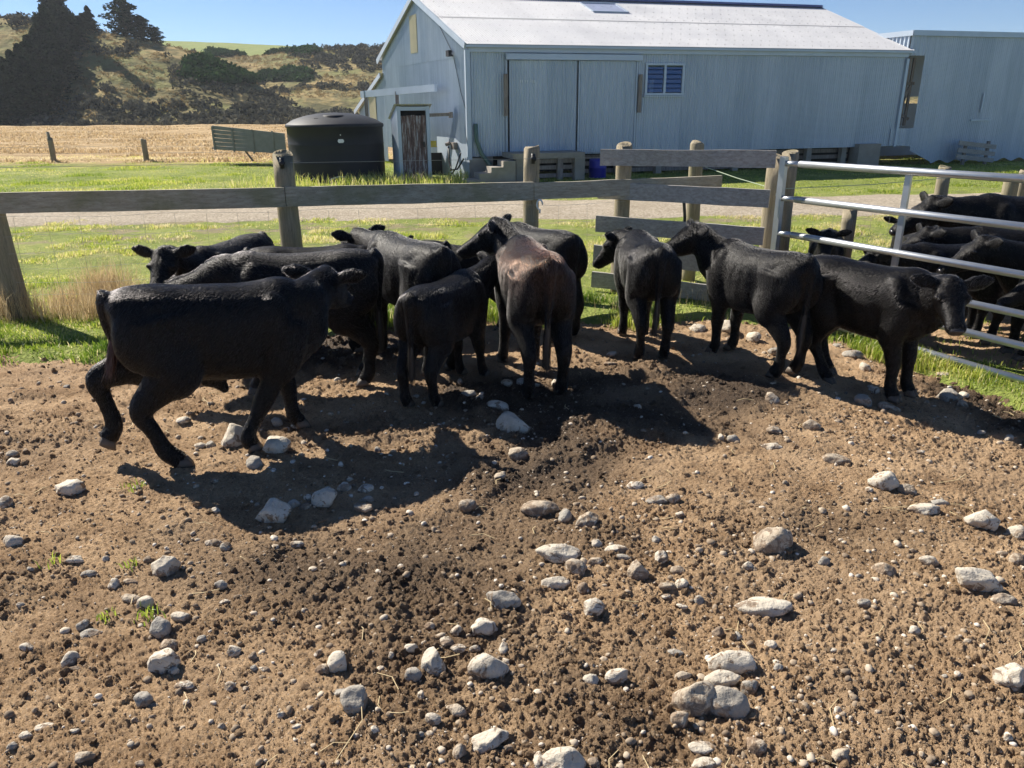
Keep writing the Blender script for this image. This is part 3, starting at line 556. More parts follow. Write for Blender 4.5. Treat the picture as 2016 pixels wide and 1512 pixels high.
# gable details
def at_g(s, z, off=0.0): q = SA + GU * s + GN * off; return Vector((q.x, q.y, z))
under(corr('fibreglass_panel', M['fibreglass'], None, SA, GU, GN, 4.0, 4.66, C(3.62), C(4.72), off=0.028), shed)
mb = MB(); c = at_g(1.05, 3.42, 0.14); mb.box(c, (0.22, 0.10, 0.16), math.atan2(GU.y, GU.x)); mb.beam(at_g(1.05, 3.36, 0.02), c, 0.04, 0.04); mb.tube([at_g(1.05, 3.45, 0.03), at_g(1.6, 3.9, 0.03), at_g(2.6, 4.7, 0.03), at_g(3.6, 5.05, 0.03)], 0.008, 5)
under(mb.build('floodlight', M['black_plastic']), shed)
mb = MB(); mb.tube([at_g(0.95, 3.3, 0.03), at_g(0.5, 2.4, 0.03), at_g(0.15, 1.9, 0.03)], 0.008, 5); under(mb.build('cable', M['rubber']), shed)
under(corr('lower_patch', M['trim_iron'], None, SA, GU, GN, 0.0, 2.6, C(0.02), lambda s: 1.0 + 0.14 * np.clip((s - 0.6) / 0.5, 0, 1), off=0.02, amp=0.002), shed)
# lean-to behind the gable's far corner
L0 = SL - GU * 0.1; ln_b = SL + GU * 3.6
lt = lambda s: 3.10 - 0.33 * s
under(corr('lean_to_wall', M['wall_iron'], None, L0, GU, GN, 0.0, 3.6, C(0.1), lambda s: lt(s)), shed)
under(corr('lean_to_panel', M['fibreglass'], None, L0, GU, GN, 1.1, 2.0, C(0.9), C(2.4), off=0.03), shed)
q0 = L0 + GN * 0.14; q1 = L0 + GU * 3.9 + GN * 0.14
lr = corr_roof('lean_to_roof', M['roof_iron'], None, Vector((q1.x, q1.y, lt(3.9) + 0.06)) - Vector((0, 0, 0)), Vector((q0.x, q0.y, lt(0) + 0.06)), Vector((LU.x * 6, LU.y * 6, 0.0)), 0.0, 1.0); under(lr, shed)
mb = MB(); mb.beam(Vector((q0.x, q0.y, lt(0))), Vector((q1.x, q1.y, lt(3.9))), 0.03, 0.16); under(mb.build('barge_board', M['trim_iron']), shed)
# piles, slatted base and concrete pier
for q in range(11):
    s = 0.6 + q * 1.34; mb = MB(); mb.box(at_w(s, 0.33, -0.16), (0.18, 0.18, 0.72), math.atan2(LU.y, LU.x)); under(mb.build('pile', M['concrete']), shed)
for z in (0.14, 0.36, 0.55):
    mb = MB(); mb.beam(at_w(3.2, z, -0.33), at_w(13.0, z, -0.33), 0.03, 0.12); under(mb.build('base_slat', M['old_wood']), shed)
for a_, b_ in ((at_w(13.4, 0.36, 0.01), (0.85, 0.45, 0.80)), (at_w(0.25, 0.3, -0.06), (0.55, 0.3, 0.66))): mb = MB(); mb.box(a_, b_, math.atan2(LU.y, LU.x)); under(mb.build('concrete_pier', M['concrete']), shed)
mb = MB(); mb.box(at_w(7.0, 0.3, -2.2), (16, 0.05, 0.75), math.atan2(LU.y, LU.x)); under(mb.build('underfloor_dark_sheet', M['dark']), shed)  # near-black sheet behind the piles, the dark underfloor given by its colour
# drain hose at the corner
mb = MB(); mb.tube([at_w(0.16, 1.55, 0.08), at_w(0.18, 1.1, 0.09), at_w(0.3, 0.75, 0.12), at_w(0.52, 0.45, 0.2), at_w(0.6, 0.05, 0.3)], 0.06, 10); tag(mb.build('drain_pipe', M['green_pvc'], None, True), 'dark green drain pipe curving down the shed corner by the steps', 'pipe')

# ---------------------------------------------------------------- annexe at the right end
ann = empty('annexe', SB); tag(ann, 'tall flat-roofed iron annexe joined to the right end of the wool shed', 'shed')
AW0 = SB + LU * 0.40; ATOP = 4.08
atp = lambda s: ATOP + 0.0 * s
abot = lambda s: np.where(s < 1.2, 0.62 - 0.42 * s, 0.12 + 0.05 * np.sin(s * 9))
under(corr('wall', M['wall_iron'], None, AW0, LU, LN, 0.28, 9.0, abot, atp, off=0.03), ann)
under(corr('wall', M['wall_iron'], None, AW0, LU, LN, -0.62, 0.28, lambda s: 0.66 - 0.05 * s, C(1.22), off=0.03), ann)
under(corr('wall', M['wall_iron'], None, AW0, LU, LN, -0.36, 0.28, C(3.45), atp, off=0.03, pitch=0.15, amp=0.02), ann)
aL = SB + LU * 0.02; under(corr('side_wall', M['wall_iron'], None, aL, GU, GN, 0.0, 4.6, C(3.3), C(ATOP), pitch=0.15, amp=0.02), ann)
mb = MB(); a0 = aL + LN * 0.10; a1 = AW0 + LU * 9 + LN * 0.10; a2 = aL + GU * 4.7
mb.beam((a0.x, a0.y, ATOP + 0.03), (a1.x, a1.y, ATOP + 0.03), 0.05, 0.16); mb.beam((a0.x, a0.y, ATOP + 0.03), (a2.x, a2.y, ATOP + 0.0), 0.05, 0.16); under(mb.build('roof_flashing', M['trim_iron']), ann)
mb = MB(); b2 = a1 + GU * 5; mb.add([(a0.x, a0.y, ATOP + 0.05), (a1.x, a1.y, ATOP + 0.05), (b2.x, b2.y, ATOP), (a2.x, a2.y, ATOP)], [(0, 1, 2, 3)]); under(mb.build('roof', M['roof_iron']), ann)
mb = MB(); b1 = a2 + LU * 9.5; mb.add([(a2.x, a2.y, 0), (b1.x, b1.y, 0), (b1.x, b1.y, 2.0), (a2.x, a2.y, 2.0)], [(0, 1, 2, 3)]); mb.add([(a2.x, a2.y, 2.25), (b1.x, b1.y, 2.25), (b1.x, b1.y, ATOP), (a2.x, a2.y, ATOP)], [(0, 1, 2, 3)]); under(mb.build('rear_wall', M['trim_iron']), ann)
for (o0, z0, o1, z1) in ((-0.30, 1.3, -0.22, 3.4), (-0.08, 1.3, -0.02, 3.4), (0.12, 1.3, 0.14, 3.4), (-0.3, 2.6, 0.26, 2.62), (-0.32, 1.75, 0.26, 1.5), (-0.28, 1.5, 0.1, 2.5)):
    p0 = AW0 + LU * o0 - LN * 0.25; p1 = AW0 + LU * o1 - LN * 0.25; mb = MB(); mb.beam((p0.x, p0.y, z0), (p1.x, p1.y, z1), 0.05, 0.09, LU if abs(z1 - z0) > 1 else (0, 0, 1)); under(mb.build('timber_rail', M['old_wood']), ann)
mb = MB(); p0 = AW0 + LU * 2.55 + LN * 0.09; mb.box((p0.x + 0.35, p0.y + 0.1, 2.0), (0.06, 0.03, 0.6)); mb.beam((p0.x, p0.y, 1.45), (p0.x + 0.8, p0.y + 0.24, 1.45), 0.03, 0.05); under(mb.build('hatch_frame', M['trim_iron']), ann)

# ---------------------------------------------------------------- outhouse
oc = P(788, 357, 0.0); ang = math.atan2(LU.y, LU.x); out = empty('outhouse', oc, ang); bpy.context.view_layer.update()
tag(out, 'narrow corrugated iron outhouse with peeling timber door beside the gable wall', 'outhouse')
UX = V2(math.cos(ang), math.sin(ang)); UY = V2(-UX.y, UX.x); OW, OD, OH = 0.92, 1.15, 2.02
def olc(x, y, z): q = oc + UX * x + UY * y; return Vector((q.x, q.y, z))
A0 = oc; under(corr('side_wall', M['wall_iron'], None, oc, UY, -UX, 0, OD, C(0), lambda s: OH - 0.28 * s), out)
A0 = oc + UX * OW; under(corr('side_wall', M['wall_iron'], None, A0, UY, UX, 0, OD, C(0), lambda s: OH - 0.28 * s), out)
mb = MB(); mb.beam(olc(0.05, 0, 0), olc(0.05, 0, OH), 0.09, 0.10, UX); mb.beam(olc(OW - 0.05, 0, 0), olc(OW - 0.05, 0, OH), 0.09, 0.10, UX); mb.beam(olc(0.1, 0, OH - 0.06), olc(OW - 0.1, 0, OH - 0.06), 0.07, 0.10); under(mb.build('door_frame', M['trim_iron']), out)
t = NT('peeling_paint'); p = t.pos(); n = t.noise(t.scale(p, (10, 10, 1.0)), 2.2, 6, 0.7); col = t.ramp(n, [(0.36, (0.075, 0.05, 0.045)), (0.5, (0.16, 0.10, 0.09)), (0.60, (0.36, 0.35, 0.36))]); t.bump(n, 0.5, 0.01); M['peel'] = t.fin(col, 0.85)
mb = MB(); w = (OW - 0.22) / 5
for q in range(5): mb.box(olc(0.11 + w * (q + 0.5), -0.01 + 0.004 * (q % 2), 0.92), (w - 0.012, 0.03, 1.70 + 0.02 * (q % 3)), ang)
dr = under(mb.build('door', M['peel']), out); bpy.context.view_layer.update(); mb = MB(); mb.box(olc(0.73, -0.05, 1.0), (0.04, 0.05, 0.14), ang); sub(mb.build('handle', M['dark']), dr)
mb = MB(); mb.box(olc(OW / 2, 0.35, 1.0), (OW - 0.1, 0.02, 1.9), ang); under(mb.build('inner_dark_sheet', M['dark']), out)  # near-black sheet close behind the door, its colour gives the dark inside
r0 = olc(-0.08, -0.14, OH + 0.06); r1 = olc(OW + 0.08, -0.14, OH + 0.06); dn = Vector((UY.x * 1.4, UY.y * 1.4, -0.40)); under(corr_roof('roof', M['roof_iron'], None, r0, r1, dn, 0, 1, amp=0.012), out)
# rail arm, switch boxes and hoses on the gable wall
def thing(mb, name, mat, label, cat, group=None, smooth=False): return tag(mb.build(name, mat, None, smooth), label, cat, group)
mb = MB(); mb.beam(olc(OW, 0.1, 1.78), olc(OW + 0.62, 0.1, 1.80), 0.09, 0.09); mb.box(olc(OW + 0.64, 0.1, 1.78), (0.10, 0.12, 0.16), ang); thing(mb, 'timber_arm', M['old_wood'], 'short timber arm sticking out from the outhouse towards the shed corner', 'beam')
mb = MB(); mb.box(olc(OW + 0.10, 0.12, 1.02), (0.17, 0.14, 0.13), ang); mb.box(olc(OW + 0.10, 0.16, 0.93), (0.20, 0.20, 0.03), ang); thing(mb, 'junction_box', M['yellow'], 'small yellow box beside the outhouse door', 'box')
mb = MB(); mb.box(at_g(1.0, 0.92, 0.09), (0.22, 0.12, 0.20), math.atan2(GU.y, GU.x)); mb.tube([at_g(1.1, 1.0, 0.18), at_g(1.2, 0.95, 0.26)], 0.05, 8); thing(mb, 'pump_box', M['old_wood'], 'small brown pump box fixed low on the gable wall', 'box')
mb = MB(); mb.tube([at_g(1.15, 0.9, 0.2), at_g(1.1, 0.5, 0.22), at_g(0.85, 0.25, 0.25), at_g(0.5, 0.3, 0.2), at_g(0.2, 0.6, 0.12)], 0.025, 8); mb.tube([at_g(0.45, 0.75, 0.1), at_g(0.6, 0.3, 0.22), at_g(0.95, 0.03, 0.3)], 0.022, 8); thing(mb, 'water_hose', M['rubber'], 'black hose looping down from the pump box on the gable wall', 'hose', None, True)
# porch beam hung off the lean-to
bA = PD(712, 186, 26.8); bB = PD(858, 173, 24.0); mb = MB(); mb.beam(bA, bB, 0.10, 0.20); cnp = empty('porch_beam', (bA + bB) / 2); tag(cnp, 'white box beam on two thin posts in front of the lean-to', 'beam')
bpy.context.view_layer.update(); under(mb.build('beam', M['trim_iron']), cnp)
for f in (0.06, 0.50):
    q = bA.lerp(bB, f); mb = MB(); mb.beam((q.x, q.y, 0 if f < 0.2 else 1.2), (q.x, q.y, q.z + (0.12 if f < 0.2 else 0)), 0.08, 0.10, (1, 0, 0)); under(mb.build('post', M['old_wood']), cnp)

# ---------------------------------------------------------------- water tank
tcn = P(648, 361, 0.0) + Vector((0, 1.36, 0)); RT = 1.37; tank = empty('water_tank', tcn); bpy.context.view_layer.update(); tag(tank, 'squat black plastic water tank with domed top beside the outhouse', 'water tank')
prof = [(RT, -0.05), (RT, 0.5), (RT + 0.006, 0.52), (RT, 0.54), (RT, 1.0), (RT + 0.006, 1.02), (RT, 1.04), (RT, 1.46), (RT + 0.03, 1.47), (RT + 0.03, 1.55), (RT - 0.02, 1.58), (RT * 0.86, 1.68), (RT * 0.62, 1.78), (RT * 0.33, 1.85), (0.02, 1.87)]
n = 96; Vv = [(tcn.x + r_ * math.cos(2 * math.pi * k / n), tcn.y + r_ * math.sin(2 * math.pi * k / n), z) for r_, z in prof for k in range(n)]
i = np.arange(len(prof) - 1)[:, None] * n + np.arange(n)[None]; F = np.stack([i, np.roll(i, -1, 1), np.roll(i, -1, 1) + n, i + n], -1).reshape(-1, 4)
under(mesh_np('shell', np.array(Vv), F, M['black_plastic'], None, True), tank)
mb = MB(); c = tcn + Vector((0.12, -0.62, 1.80)); mb.tube([c + Vector((0, 0, -0.16)), c + Vector((0, 0, -0.02)), c + Vector((0, 0, 0.0))], [0.34, 0.33, 0.29], 28); hat = under(mb.build('inlet_collar', M['black_plastic'], None, True), tank)
bpy.context.view_layer.update(); mb = MB(); mb.tube([c + Vector((0, 0, 0.001)), c + Vector((0, 0, 0.006))], [0.27, 0.27], 28); sub(mb.build('inlet_mouth', M['dark']), hat)
mb = MB(); a = -1.86; mb.box((tcn.x + 1.0 * math.cos(a), tcn.y + 1.0 * math.sin(a), 1.68), (0.09, 0.12, 0.10), a); under(mb.build('lug', M['black_plastic']), tank)
mb = MB(); a = R(-72.5); n_ = Vector((math.cos(a), math.sin(a), 0)); s_ = Vector((-n_.y, n_.x, 0)); cc = tcn + n_ * (RT + 0.012); cc.z = 1.13
mb.add([cc + s_ * x + Vector((0, 0, z)) for x, z in ((-0.09, 0), (-0.06, 0.05), (0.06, 0.05), (0.09, 0), (0.06, -0.05), (-0.06, -0.05))], [(0, 1, 2, 3, 4, 5)]); mb.box(cc + Vector((0, 0, 0.16)), (0.03, 0.02, 0.03), a); under(mb.build('maker_plate', M['white']), tank)
mb = MB(); q = P(655, 362, 0.0); mb.tube([q + Vector((-0.12, -0.1, 0)), q + Vector((0.0, -0.12, 0.14)), q + Vector((0.22, -0.1, 0.20)), q + Vector((0.38, 0.1, 0.16))], 0.022, 8); thing(mb, 'outlet_pipe', m_plain('grey_pipe', (0.42, 0.42, 0.38), 0.6), 'pale bent outlet pipe low in the grass before the water tank', 'pipe', None, True)

# ---------------------------------------------------------------- slatted loading ramp left of the tank
p0 = PD(421, 272, 30.0); p1 = PD(562, 284, 29.0); M['ramp'] = m_plain('ramp', (0.25, 0.25, 0.235), 0.8, 0.1, 0.3, 5.0); rmp = empty('loading_ramp', p0); bpy.context.view_layer.update(); tag(rmp, 'grey slatted livestock loading ramp tilting down towards the water tank', 'loading ramp')
u = (p1 - p0); hh_ = 0.36
for q in range(6):
    z = -hh_ + q * 0.145; mb = MB(); mb.beam(p0 + Vector((0, 0, z + 0.02)), p1 + Vector((0, 0, z * 0.8 + 0.02)), 0.04, 0.128); under(mb.build('slat', M['ramp']), rmp)
for f in (0.0, 0.28, 0.56, 0.84):
    q = p0 + u * f; mb = MB(); mb.beam(q + Vector((0, -0.04, -hh_ - 0.06)), q + Vector((0, -0.04, hh_ + 0.06)), 0.05, 0.06, (1, 0, 0)); under(mb.build('upright', M['ramp']), rmp)
mb = MB(); mb.beam(p0 + Vector((0, 0.5, -hh_)), p1 + Vector((0, 0.5, -hh_ * 0.8)), 0.9, 0.05); under(mb.build('floor_board', M['old_wood']), rmp)
mb = MB(); mb.beam((p0 + u * 0.4) + Vector((0, 0.2, -hh_)), (p0 + u * 0.5) + Vector((0, 0.2, -hh_ - 0.35)), 0.06, 0.06, (1, 0, 0)); mb.beam((p0 + u * 0.9) + Vector((0, 0.2, -hh_)), (p0 + u * 0.9) + Vector((0, 0.2, -0.7)), 0.06, 0.06, (1, 0, 0)); under(mb.build('leg', M['old_wood']), rmp)

# ---------------------------------------------------------------- concrete loading platform and steps
def at_s(x, y, z): q = SA + LU * (x - 0.42) + LN * y; return Vector((q.x, q.y, z))
plat = empty('loading_platform', at_s(2.6, 0.5, 0)); bpy.context.view_layer.update(); tag(plat, 'concrete loading platform with steps below the shed sliding doors', 'platform')
mb = MB(); mb.box(at_s(2.4, 0.62, 0.71), (2.10, 1.10, 0.14), ang); under(mb.build('deck', M['concrete']), plat)
for x in (1.55, 3.32): mb = MB(); mb.box(at_s(x, 1.02, 0.32), (0.30 if x > 2 else 0.2, 0.22, 0.64), ang); under(mb.build('leg', M['concrete']), plat)
mb = MB(); mb.box(at_s(2.75, 1.05, 0.32), (0.16, 0.10, 0.64), ang); under(mb.build('leg', M['old_wood']), plat)
for z in (0.16, 0.38, 0.55): mb = MB(); mb.beam(at_s(1.65, 0.98, z), at_s(3.2, 0.98, z), 0.03, 0.11); under(mb.build('slat', M['old_wood']), plat)
mb = MB()
for q in range(4): hq = 0.155 * (q + 1); mb.box(at_s(0.02 + 0.34 * q + 0.17, 0.98 - 0.003 * q, hq / 2 - 0.02), (0.338 + 0.004 * q, 0.62, hq), ang)
st = under(mb.build('steps', M['concrete']), plat)
# blue drum
bc = at_s(4.1, 0.55, 0); mb = MB(); mb.tube([bc, bc + Vector((0, 0, 0.02)), bc + Vector((0, 0, 0.28)), bc + Vector((0, 0, 0.30)), bc + Vector((0, 0, 0.32)), bc + Vector((0, 0, 0.48)), bc + Vector((0, 0, 0.53)), bc + Vector((0, 0, 0.55))], [0.24, 0.25, 0.25, 0.265, 0.25, 0.25, 0.24, 0.20], 28)
thing(mb, 'plastic_drum', M['blue_plastic'], 'bright blue plastic drum beside the loading platform', 'drum', None, True)
# pallet stack leaning by the annexe
pc = AW0 + LU * 1.75 + LN * 0.55; pal = empty('pallet_stack', pc); bpy.context.view_layer.update(); tag(pal, 'weathered slatted timber hurdle leaning at the foot of the annexe wall', 'hurdle')
for z in (0.26, 0.47, 0.70): q0 = pc + LU * 0.0; q1 = pc + LU * 1.6; mb = MB(); mb.beam((q0.x, q0.y, z + 0.05), (q1.x, q1.y, z - 0.12), 0.04, 0.14); under(mb.build('slat', M['board_wood']), pal)
for s in (0.35, 1.30): q0 = pc + LU * s - LN * 0.05; mb = MB(); mb.beam((q0.x, q0.y, 0), (q0.x, q0.y, 0.78), 0.07, 0.10, LU); under(mb.build('batten', M['old_wood']), pal)
# ---------------------------------------------------------------- fences and gate
fr = random.Random(5)
def log_post(mb, base, top, r, seed=0, n=18):
    base = Vector(base); top = Vector(top); pts = []; rad = []; k = 9
    for q in range(k): f = q / (k - 1); pts.append(base.lerp(top, f) + Vector((0.006 * math.sin(seed + f * 5), 0.006 * math.cos(seed * 2 + f * 4), 0))); rad.append(r * (1.05 - 0.08 * f + 0.015 * math.sin(seed * 3 + f * 9)))
    d = (top - base).normalized(); pts += [top + d * 0.006, top + d * 0.012]; rad += [r * 0.93, r * 0.80]
    mb.tube(pts, rad, n)
def plank(mb, p0, p1, h, w, seed=0, n=10):
    """a sawn board with slightly wandering edges"""
    p0 = Vector(p0); p1 = Vector(p1); d = (p1 - p0).normalized(); s = d.cross(Vector((0, 0, 1))).normalized(); u = s.cross(d); rg = random.Random(seed); vs = []; fs = []
    for q in range(n + 1):
        c = p0.lerp(p1, q / n); a = h / 2 + rg.uniform(-0.004, 0.003); b = h / 2 + rg.uniform(-0.004, 0.003); o = rg.uniform(-0.002, 0.002)
        vs += [c + s * (w / 2 + o) + u * a, c - s * (w / 2 - o) + u * a, c - s * (w / 2 - o) - u * b, c + s * (w / 2 + o) - u * b]
    for q in range(n):
        for k in range(4): fs.append((q * 4 + k, q * 4 + (k + 1) % 4, q * 4 + 4 + (k + 1) % 4, q * 4 + 4 + k))
    fs += [(3, 2, 1, 0), (n * 4, n * 4 + 1, n * 4 + 2, n * 4 + 3)]; mb.add(vs, fs)
F0 = PD(-2, 398, 7.30); FL = P(34, 628); F0 = Vector((FL.x - 0.05, FL.y, 0)); F2 = V2(P(580, 500).x, 7.95)
def on_col(px, D):                                          # ground point below an image column at forward distance D
    d = ray(px, 500); return Vector((d.x / d.y * D, D, 0))
p_l = Vector((FL.x, FL.y + 0.03, 0)); p_m = on_col(577, 7.95); p_r = on_col(1046, 8.35); p_e = on_col(1222, 8.5)
fen = empty('paddock_fence', p_m); bpy.context.view_layer.update(); tag(fen, 'timber rail and wire netting fence behind the calves on the left', 'fence')
for q, (b, top, r_) in enumerate(((p_l, 1.235, 0.115), (p_m, 1.56, 0.105), (p_r, 1.59, 0.085))):
    mb = MB(); log_post(mb, b + Vector((0, 0, -0.1)), b + Vector((-0.02 if q == 0 else 0.0, 0, top)), r_, q); under(mb.build('post', M['post_wood'], None, True), fen)
dirf = (p_r - p_l).normalized(); nf = Vector((dirf.y, -dirf.x, 0))   # towards the camera
off = nf * 0.125
p_ll = p_l - dirf * 2.6
def rail(a, b, za, zb, seed, parent, h=0.195, w=0.045, mat='rail_wood', name='rail', o=None):
    mb = MB(); o = off if o is None else o; plank(mb, a + o + Vector((0, 0, za)), b + o + Vector((0, 0, zb)), h, w, seed); return under(mb.build(name, M[mat]), parent)
rail(p_ll, p_m - dirf * 0.0, 1.165, 1.165, 1, fen); rail(p_m + dirf * 0.006, p_r, 1.17, 1.165, 2, fen, 0.19); rail(p_r + dirf * 0.006, p_e + dirf * 1.05, 1.165, 1.20, 3, fen, 0.17)
mb = MB()                                                    # netting
rows = [0.12, 0.24, 0.37, 0.52, 0.68, 0.84, 1.02]
a = p_ll + nf * 0.08; b = p_e + nf * 0.06; L = (b - a).length
for z in rows: mb.tube([a + dirf * (L * q / 40) + Vector((0, 0, z + 0.012 * math.sin(q * 0.9 + z * 9))) for q in range(41)], 0.0016, 4, False)
nv = int(L / 0.30)
for q in range(nv): x = (q + 0.3) * 0.30; mb.tube([a + dirf * (x + 0.012 * math.sin(q * 3.1 + z * 4)) + Vector((0, 0, z)) for z in rows], 0.0014, 4, False)
under(mb.build('wire_netting', M['wire']), fen)
mb = MB(); e0 = p_ll + nf * 0.12 + Vector((0, 0, 1.49)); pts = [e0.lerp(p_e + nf * 0.12 + Vector((0, 0, 1.49)), q / 30) for q in range(31)]; mb.tube(pts, 0.0019, 5, False); under(mb.build('electric_wire', M['wire']), fen)
for b in (p_m, p_r):
    mb = MB(); c = b + nf * 0.11 + Vector((0, 0, 1.49)); mb.tube([c + Vector((0, 0, -0.05)), c + Vector((0, 0, 0.05))], 0.022, 8); mb.tube([c, c + nf * 0.03], 0.03, 8); under(mb.build('insulator', M['rubber'], None, True), fen)
mb = MB(); c = p_r + nf * 0.165 + Vector((0.06, 0, 1.03)); mb.tube([c + Vector((0.03 * math.cos(k * 0.6), 0, 0.05 * math.sin(k * 0.6))) for k in range(9)] + [c + Vector((0.0, 0, -0.09))], 0.009, 6); tag(mb.build('wire_strainer', M['white'], None, True), 'white plastic hook hanging below the rail on the second tall post', 'hook')

# boarded panel between the two fences
d2 = ray(1510, 500); q_l = on_col(1220, 8.52); q_r = on_col(1506, 7.86); dp = (q_r - q_l).normalized(); npn = Vector((dp.y, -dp.x, 0))
pan = empty('board_panel', q_l); bpy.context.view_layer.update(); tag(pan, 'short panel of five rough grey boards beside the steel gate', 'fence')
mb = MB(); log_post(mb, q_l + Vector((0, 0, -0.1)), q_l + Vector((0, 0, 1.60)), 0.085, 4); under(mb.build('post', M['post_wood'], None, True), pan)
zb = [1.47, 1.13, 0.77, 0.45, 0.15]
for q, z in enumerate(zb):
    mb = MB(); a = q_l - dp * (0.22 + 0.015 * q) + npn * 0.11; b = q_r + dp * (0.02 - 0.02 * q) + npn * 0.11
    plank(mb, a + Vector((0, 0, z + 0.01)), b + Vector((0, 0, z + (0.03 if q == 0 else 0.0) - 0.01 * q)), 0.175 if q else 0.165, 0.035, 20 + q, 8); under(mb.build('board', M['board_wood']), pan)
mb = MB(); b = on_col(1358, 9.15); log_post(mb, b + Vector((0, 0, -0.1)), b + Vector((0, 0, 1.58)), 0.08, 6); tag(mb.build('fence_post', M['post_wood'], None, True), 'greenish round post standing behind the board panel', 'post', None)
st1 = on_col(1513, 7.96); st2 = on_col(1532, 8.10)
mb = MB(); log_post(mb, st1 + Vector((0, 0, -0.2)), st1 + Vector((0.0, 0, 1.50)), 0.105, 7, 22); under(mb.build('strainer_post', M['post_wood'], None, True), pan)
mb = MB(); log_post(mb, st2 + Vector((0.08, 0.14, -0.2)), st2 + Vector((0.06, 0.14, 1.53)), 0.085, 8, 22); tag(mb.build('fence_post', M['post_wood'], None, True), 'thick weathered gate post right behind the strainer post of the board panel', 'post')
# black cable looped over the panel, insulator and green cord
mb = MB(); b = on_col(1333, 8.9); mb.tube([b + Vector((0.16, 0.1, 1.13)), b + Vector((0.04, 0, 1.18)), b + Vector((0.0, 0, 1.15)), b + Vector((0.035, 0, 1.0)), b + Vector((0.06, 0, 0.8)), b + Vector((0.07, 0, 0.45))], 0.018, 8); thing(mb, 'cable', M['rubber'], 'black cable hanging down behind the board panel', 'cable', None, True)
mb = MB(); a = on_col(1376, 9.1) + Vector((0, 0, 1.33)); c_ = on_col(1512, 8.0) + Vector((0, 0, 1.19)); c2 = on_col(1860, 9.45) + Vector((0, 0, 1.17)); mb.tube([a, (a + c_) / 2 + Vector((0, 0, -0.01)), c_], 0.004, 5); mb.tube([c_, c_.lerp(c2, 0.5) + Vector((0, 0, -0.02)), c2, on_col(2300, 10.2) + Vector((0, 0, 1.25))], 0.004, 5)
thing(mb, 'electric_cord', m_plain('green_cord', (0.42, 0.50, 0.36), 0.6), 'pale green electric fence cord running behind the gate', 'cord')
# fence behind the pen
pen = empty('pen_fence', on_col(1835, 9.4)); bpy.context.view_layer.update(); tag(pen, 'round post and wire fence behind the cattle in the pen', 'fence')
posts = [(1661, 8.75, 1.06, 0.08), (1831, 9.45, 1.44, 0.075), (1962, 9.9, 1.22, 0.09), (1985, 10.15, 1.30, 0.07), (2300, 10.9, 1.2, 0.08)]
pp = []
for q, (px, D, h, r_) in enumerate(posts):
    b = on_col(px, D); b.z = float(gz(b.x, b.y)); pp.append(b); mb = MB(); log_post(mb, b + Vector((0, 0, -0.15)), b + Vector((0.0, 0, h - b.z * 0)), r_, 10 + q); under(mb.build('post', M['post_wood'], None, True), pen)
mb = MB(); chain = [on_col(1545, 8.2)] + [pp[0], pp[1], pp[2], pp[4]]
for z in (0.15, 0.32, 0.52, 0.74, 0.95): mb.tube([c + Vector((0, -0.08, z)) for c in chain], 0.0018, 4, False)
for k in range(4):
    n_ = int((chain[k + 1] - chain[k]).length / 0.3)
    for q in range(n_): c = chain[k].lerp(chain[k + 1], q / n_); mb.tube([c + Vector((0, -0.08, 0.1)), c + Vector((0.01, -0.08, 0.95))], 0.0014, 4, False)
under(mb.build('wire_netting', M['wire']), pen)

# galvanised gate
def seg(px_l, px_r, zl, zr): return None
GA = Vector((2.66, 7.74, 0)); GB = Vector((4.55, 5.34, 0)); gd = (GB - GA).normalized()
gate = empty('steel_gate', GA); bpy.context.view_layer.update(); tag(gate, 'galvanised tubular steel farm gate closing the pen on the right', 'gate')
GLn = (GB - GA).length
gzl = [(1.46, 1.44), (1.13, 1.07), (0.79, 0.69), (0.49, 0.38), (0.27, 0.12), (0.02, -0.16)]
for q, (za, zb_) in enumerate(gzl):
    mb = MB(); a = GA + Vector((0, 0, za)); b = GB + Vector((0, 0, zb_)); r_ = 0.032
    mb.tube([a, a + gd * 0.17], 0.027, 14); mb.tube([a + gd * 0.17, a + gd * 0.172, b], [0.027, r_, r_], 14); under(mb.build('rail', M['gate_steel'], None, True), gate)
mb = MB(); mb.beam(GA + Vector((0, 0, 0.0)), GA + Vector((0, 0, 1.52)), 0.055, 0.06, gd); under(mb.build('stile', M['gate_steel']), gate)
mb = MB(); f = 0.405; mb.beam(GA + gd * (GLn * f) + Vector((0, 0.03, -0.02)), GA + gd * (GLn * f) + Vector((0, 0.03, 1.44)), 0.035, 0.05, gd); under(mb.build('brace', M['gate_steel']), gate)
mb = MB()
for z in (0.28, 1.15): mb.beam(GA + Vector((0.02, 0.02, z)), GA + Vector((-0.02, 0.30, z)), 0.03, 0.03)
under(mb.build('hinge', M['wire']), gate)
mb = MB(); lp = GB + gd * 0.2; lp.z = float(gz(lp.x, lp.y)); log_post(mb, lp + Vector((0, 0, -0.2)), lp + Vector((0, 0, 1.55)), 0.10, 44, 20); tag(mb.build('latch_post', M['post_wood'], None, True), 'round latch post at the free end of the steel gate', 'post')
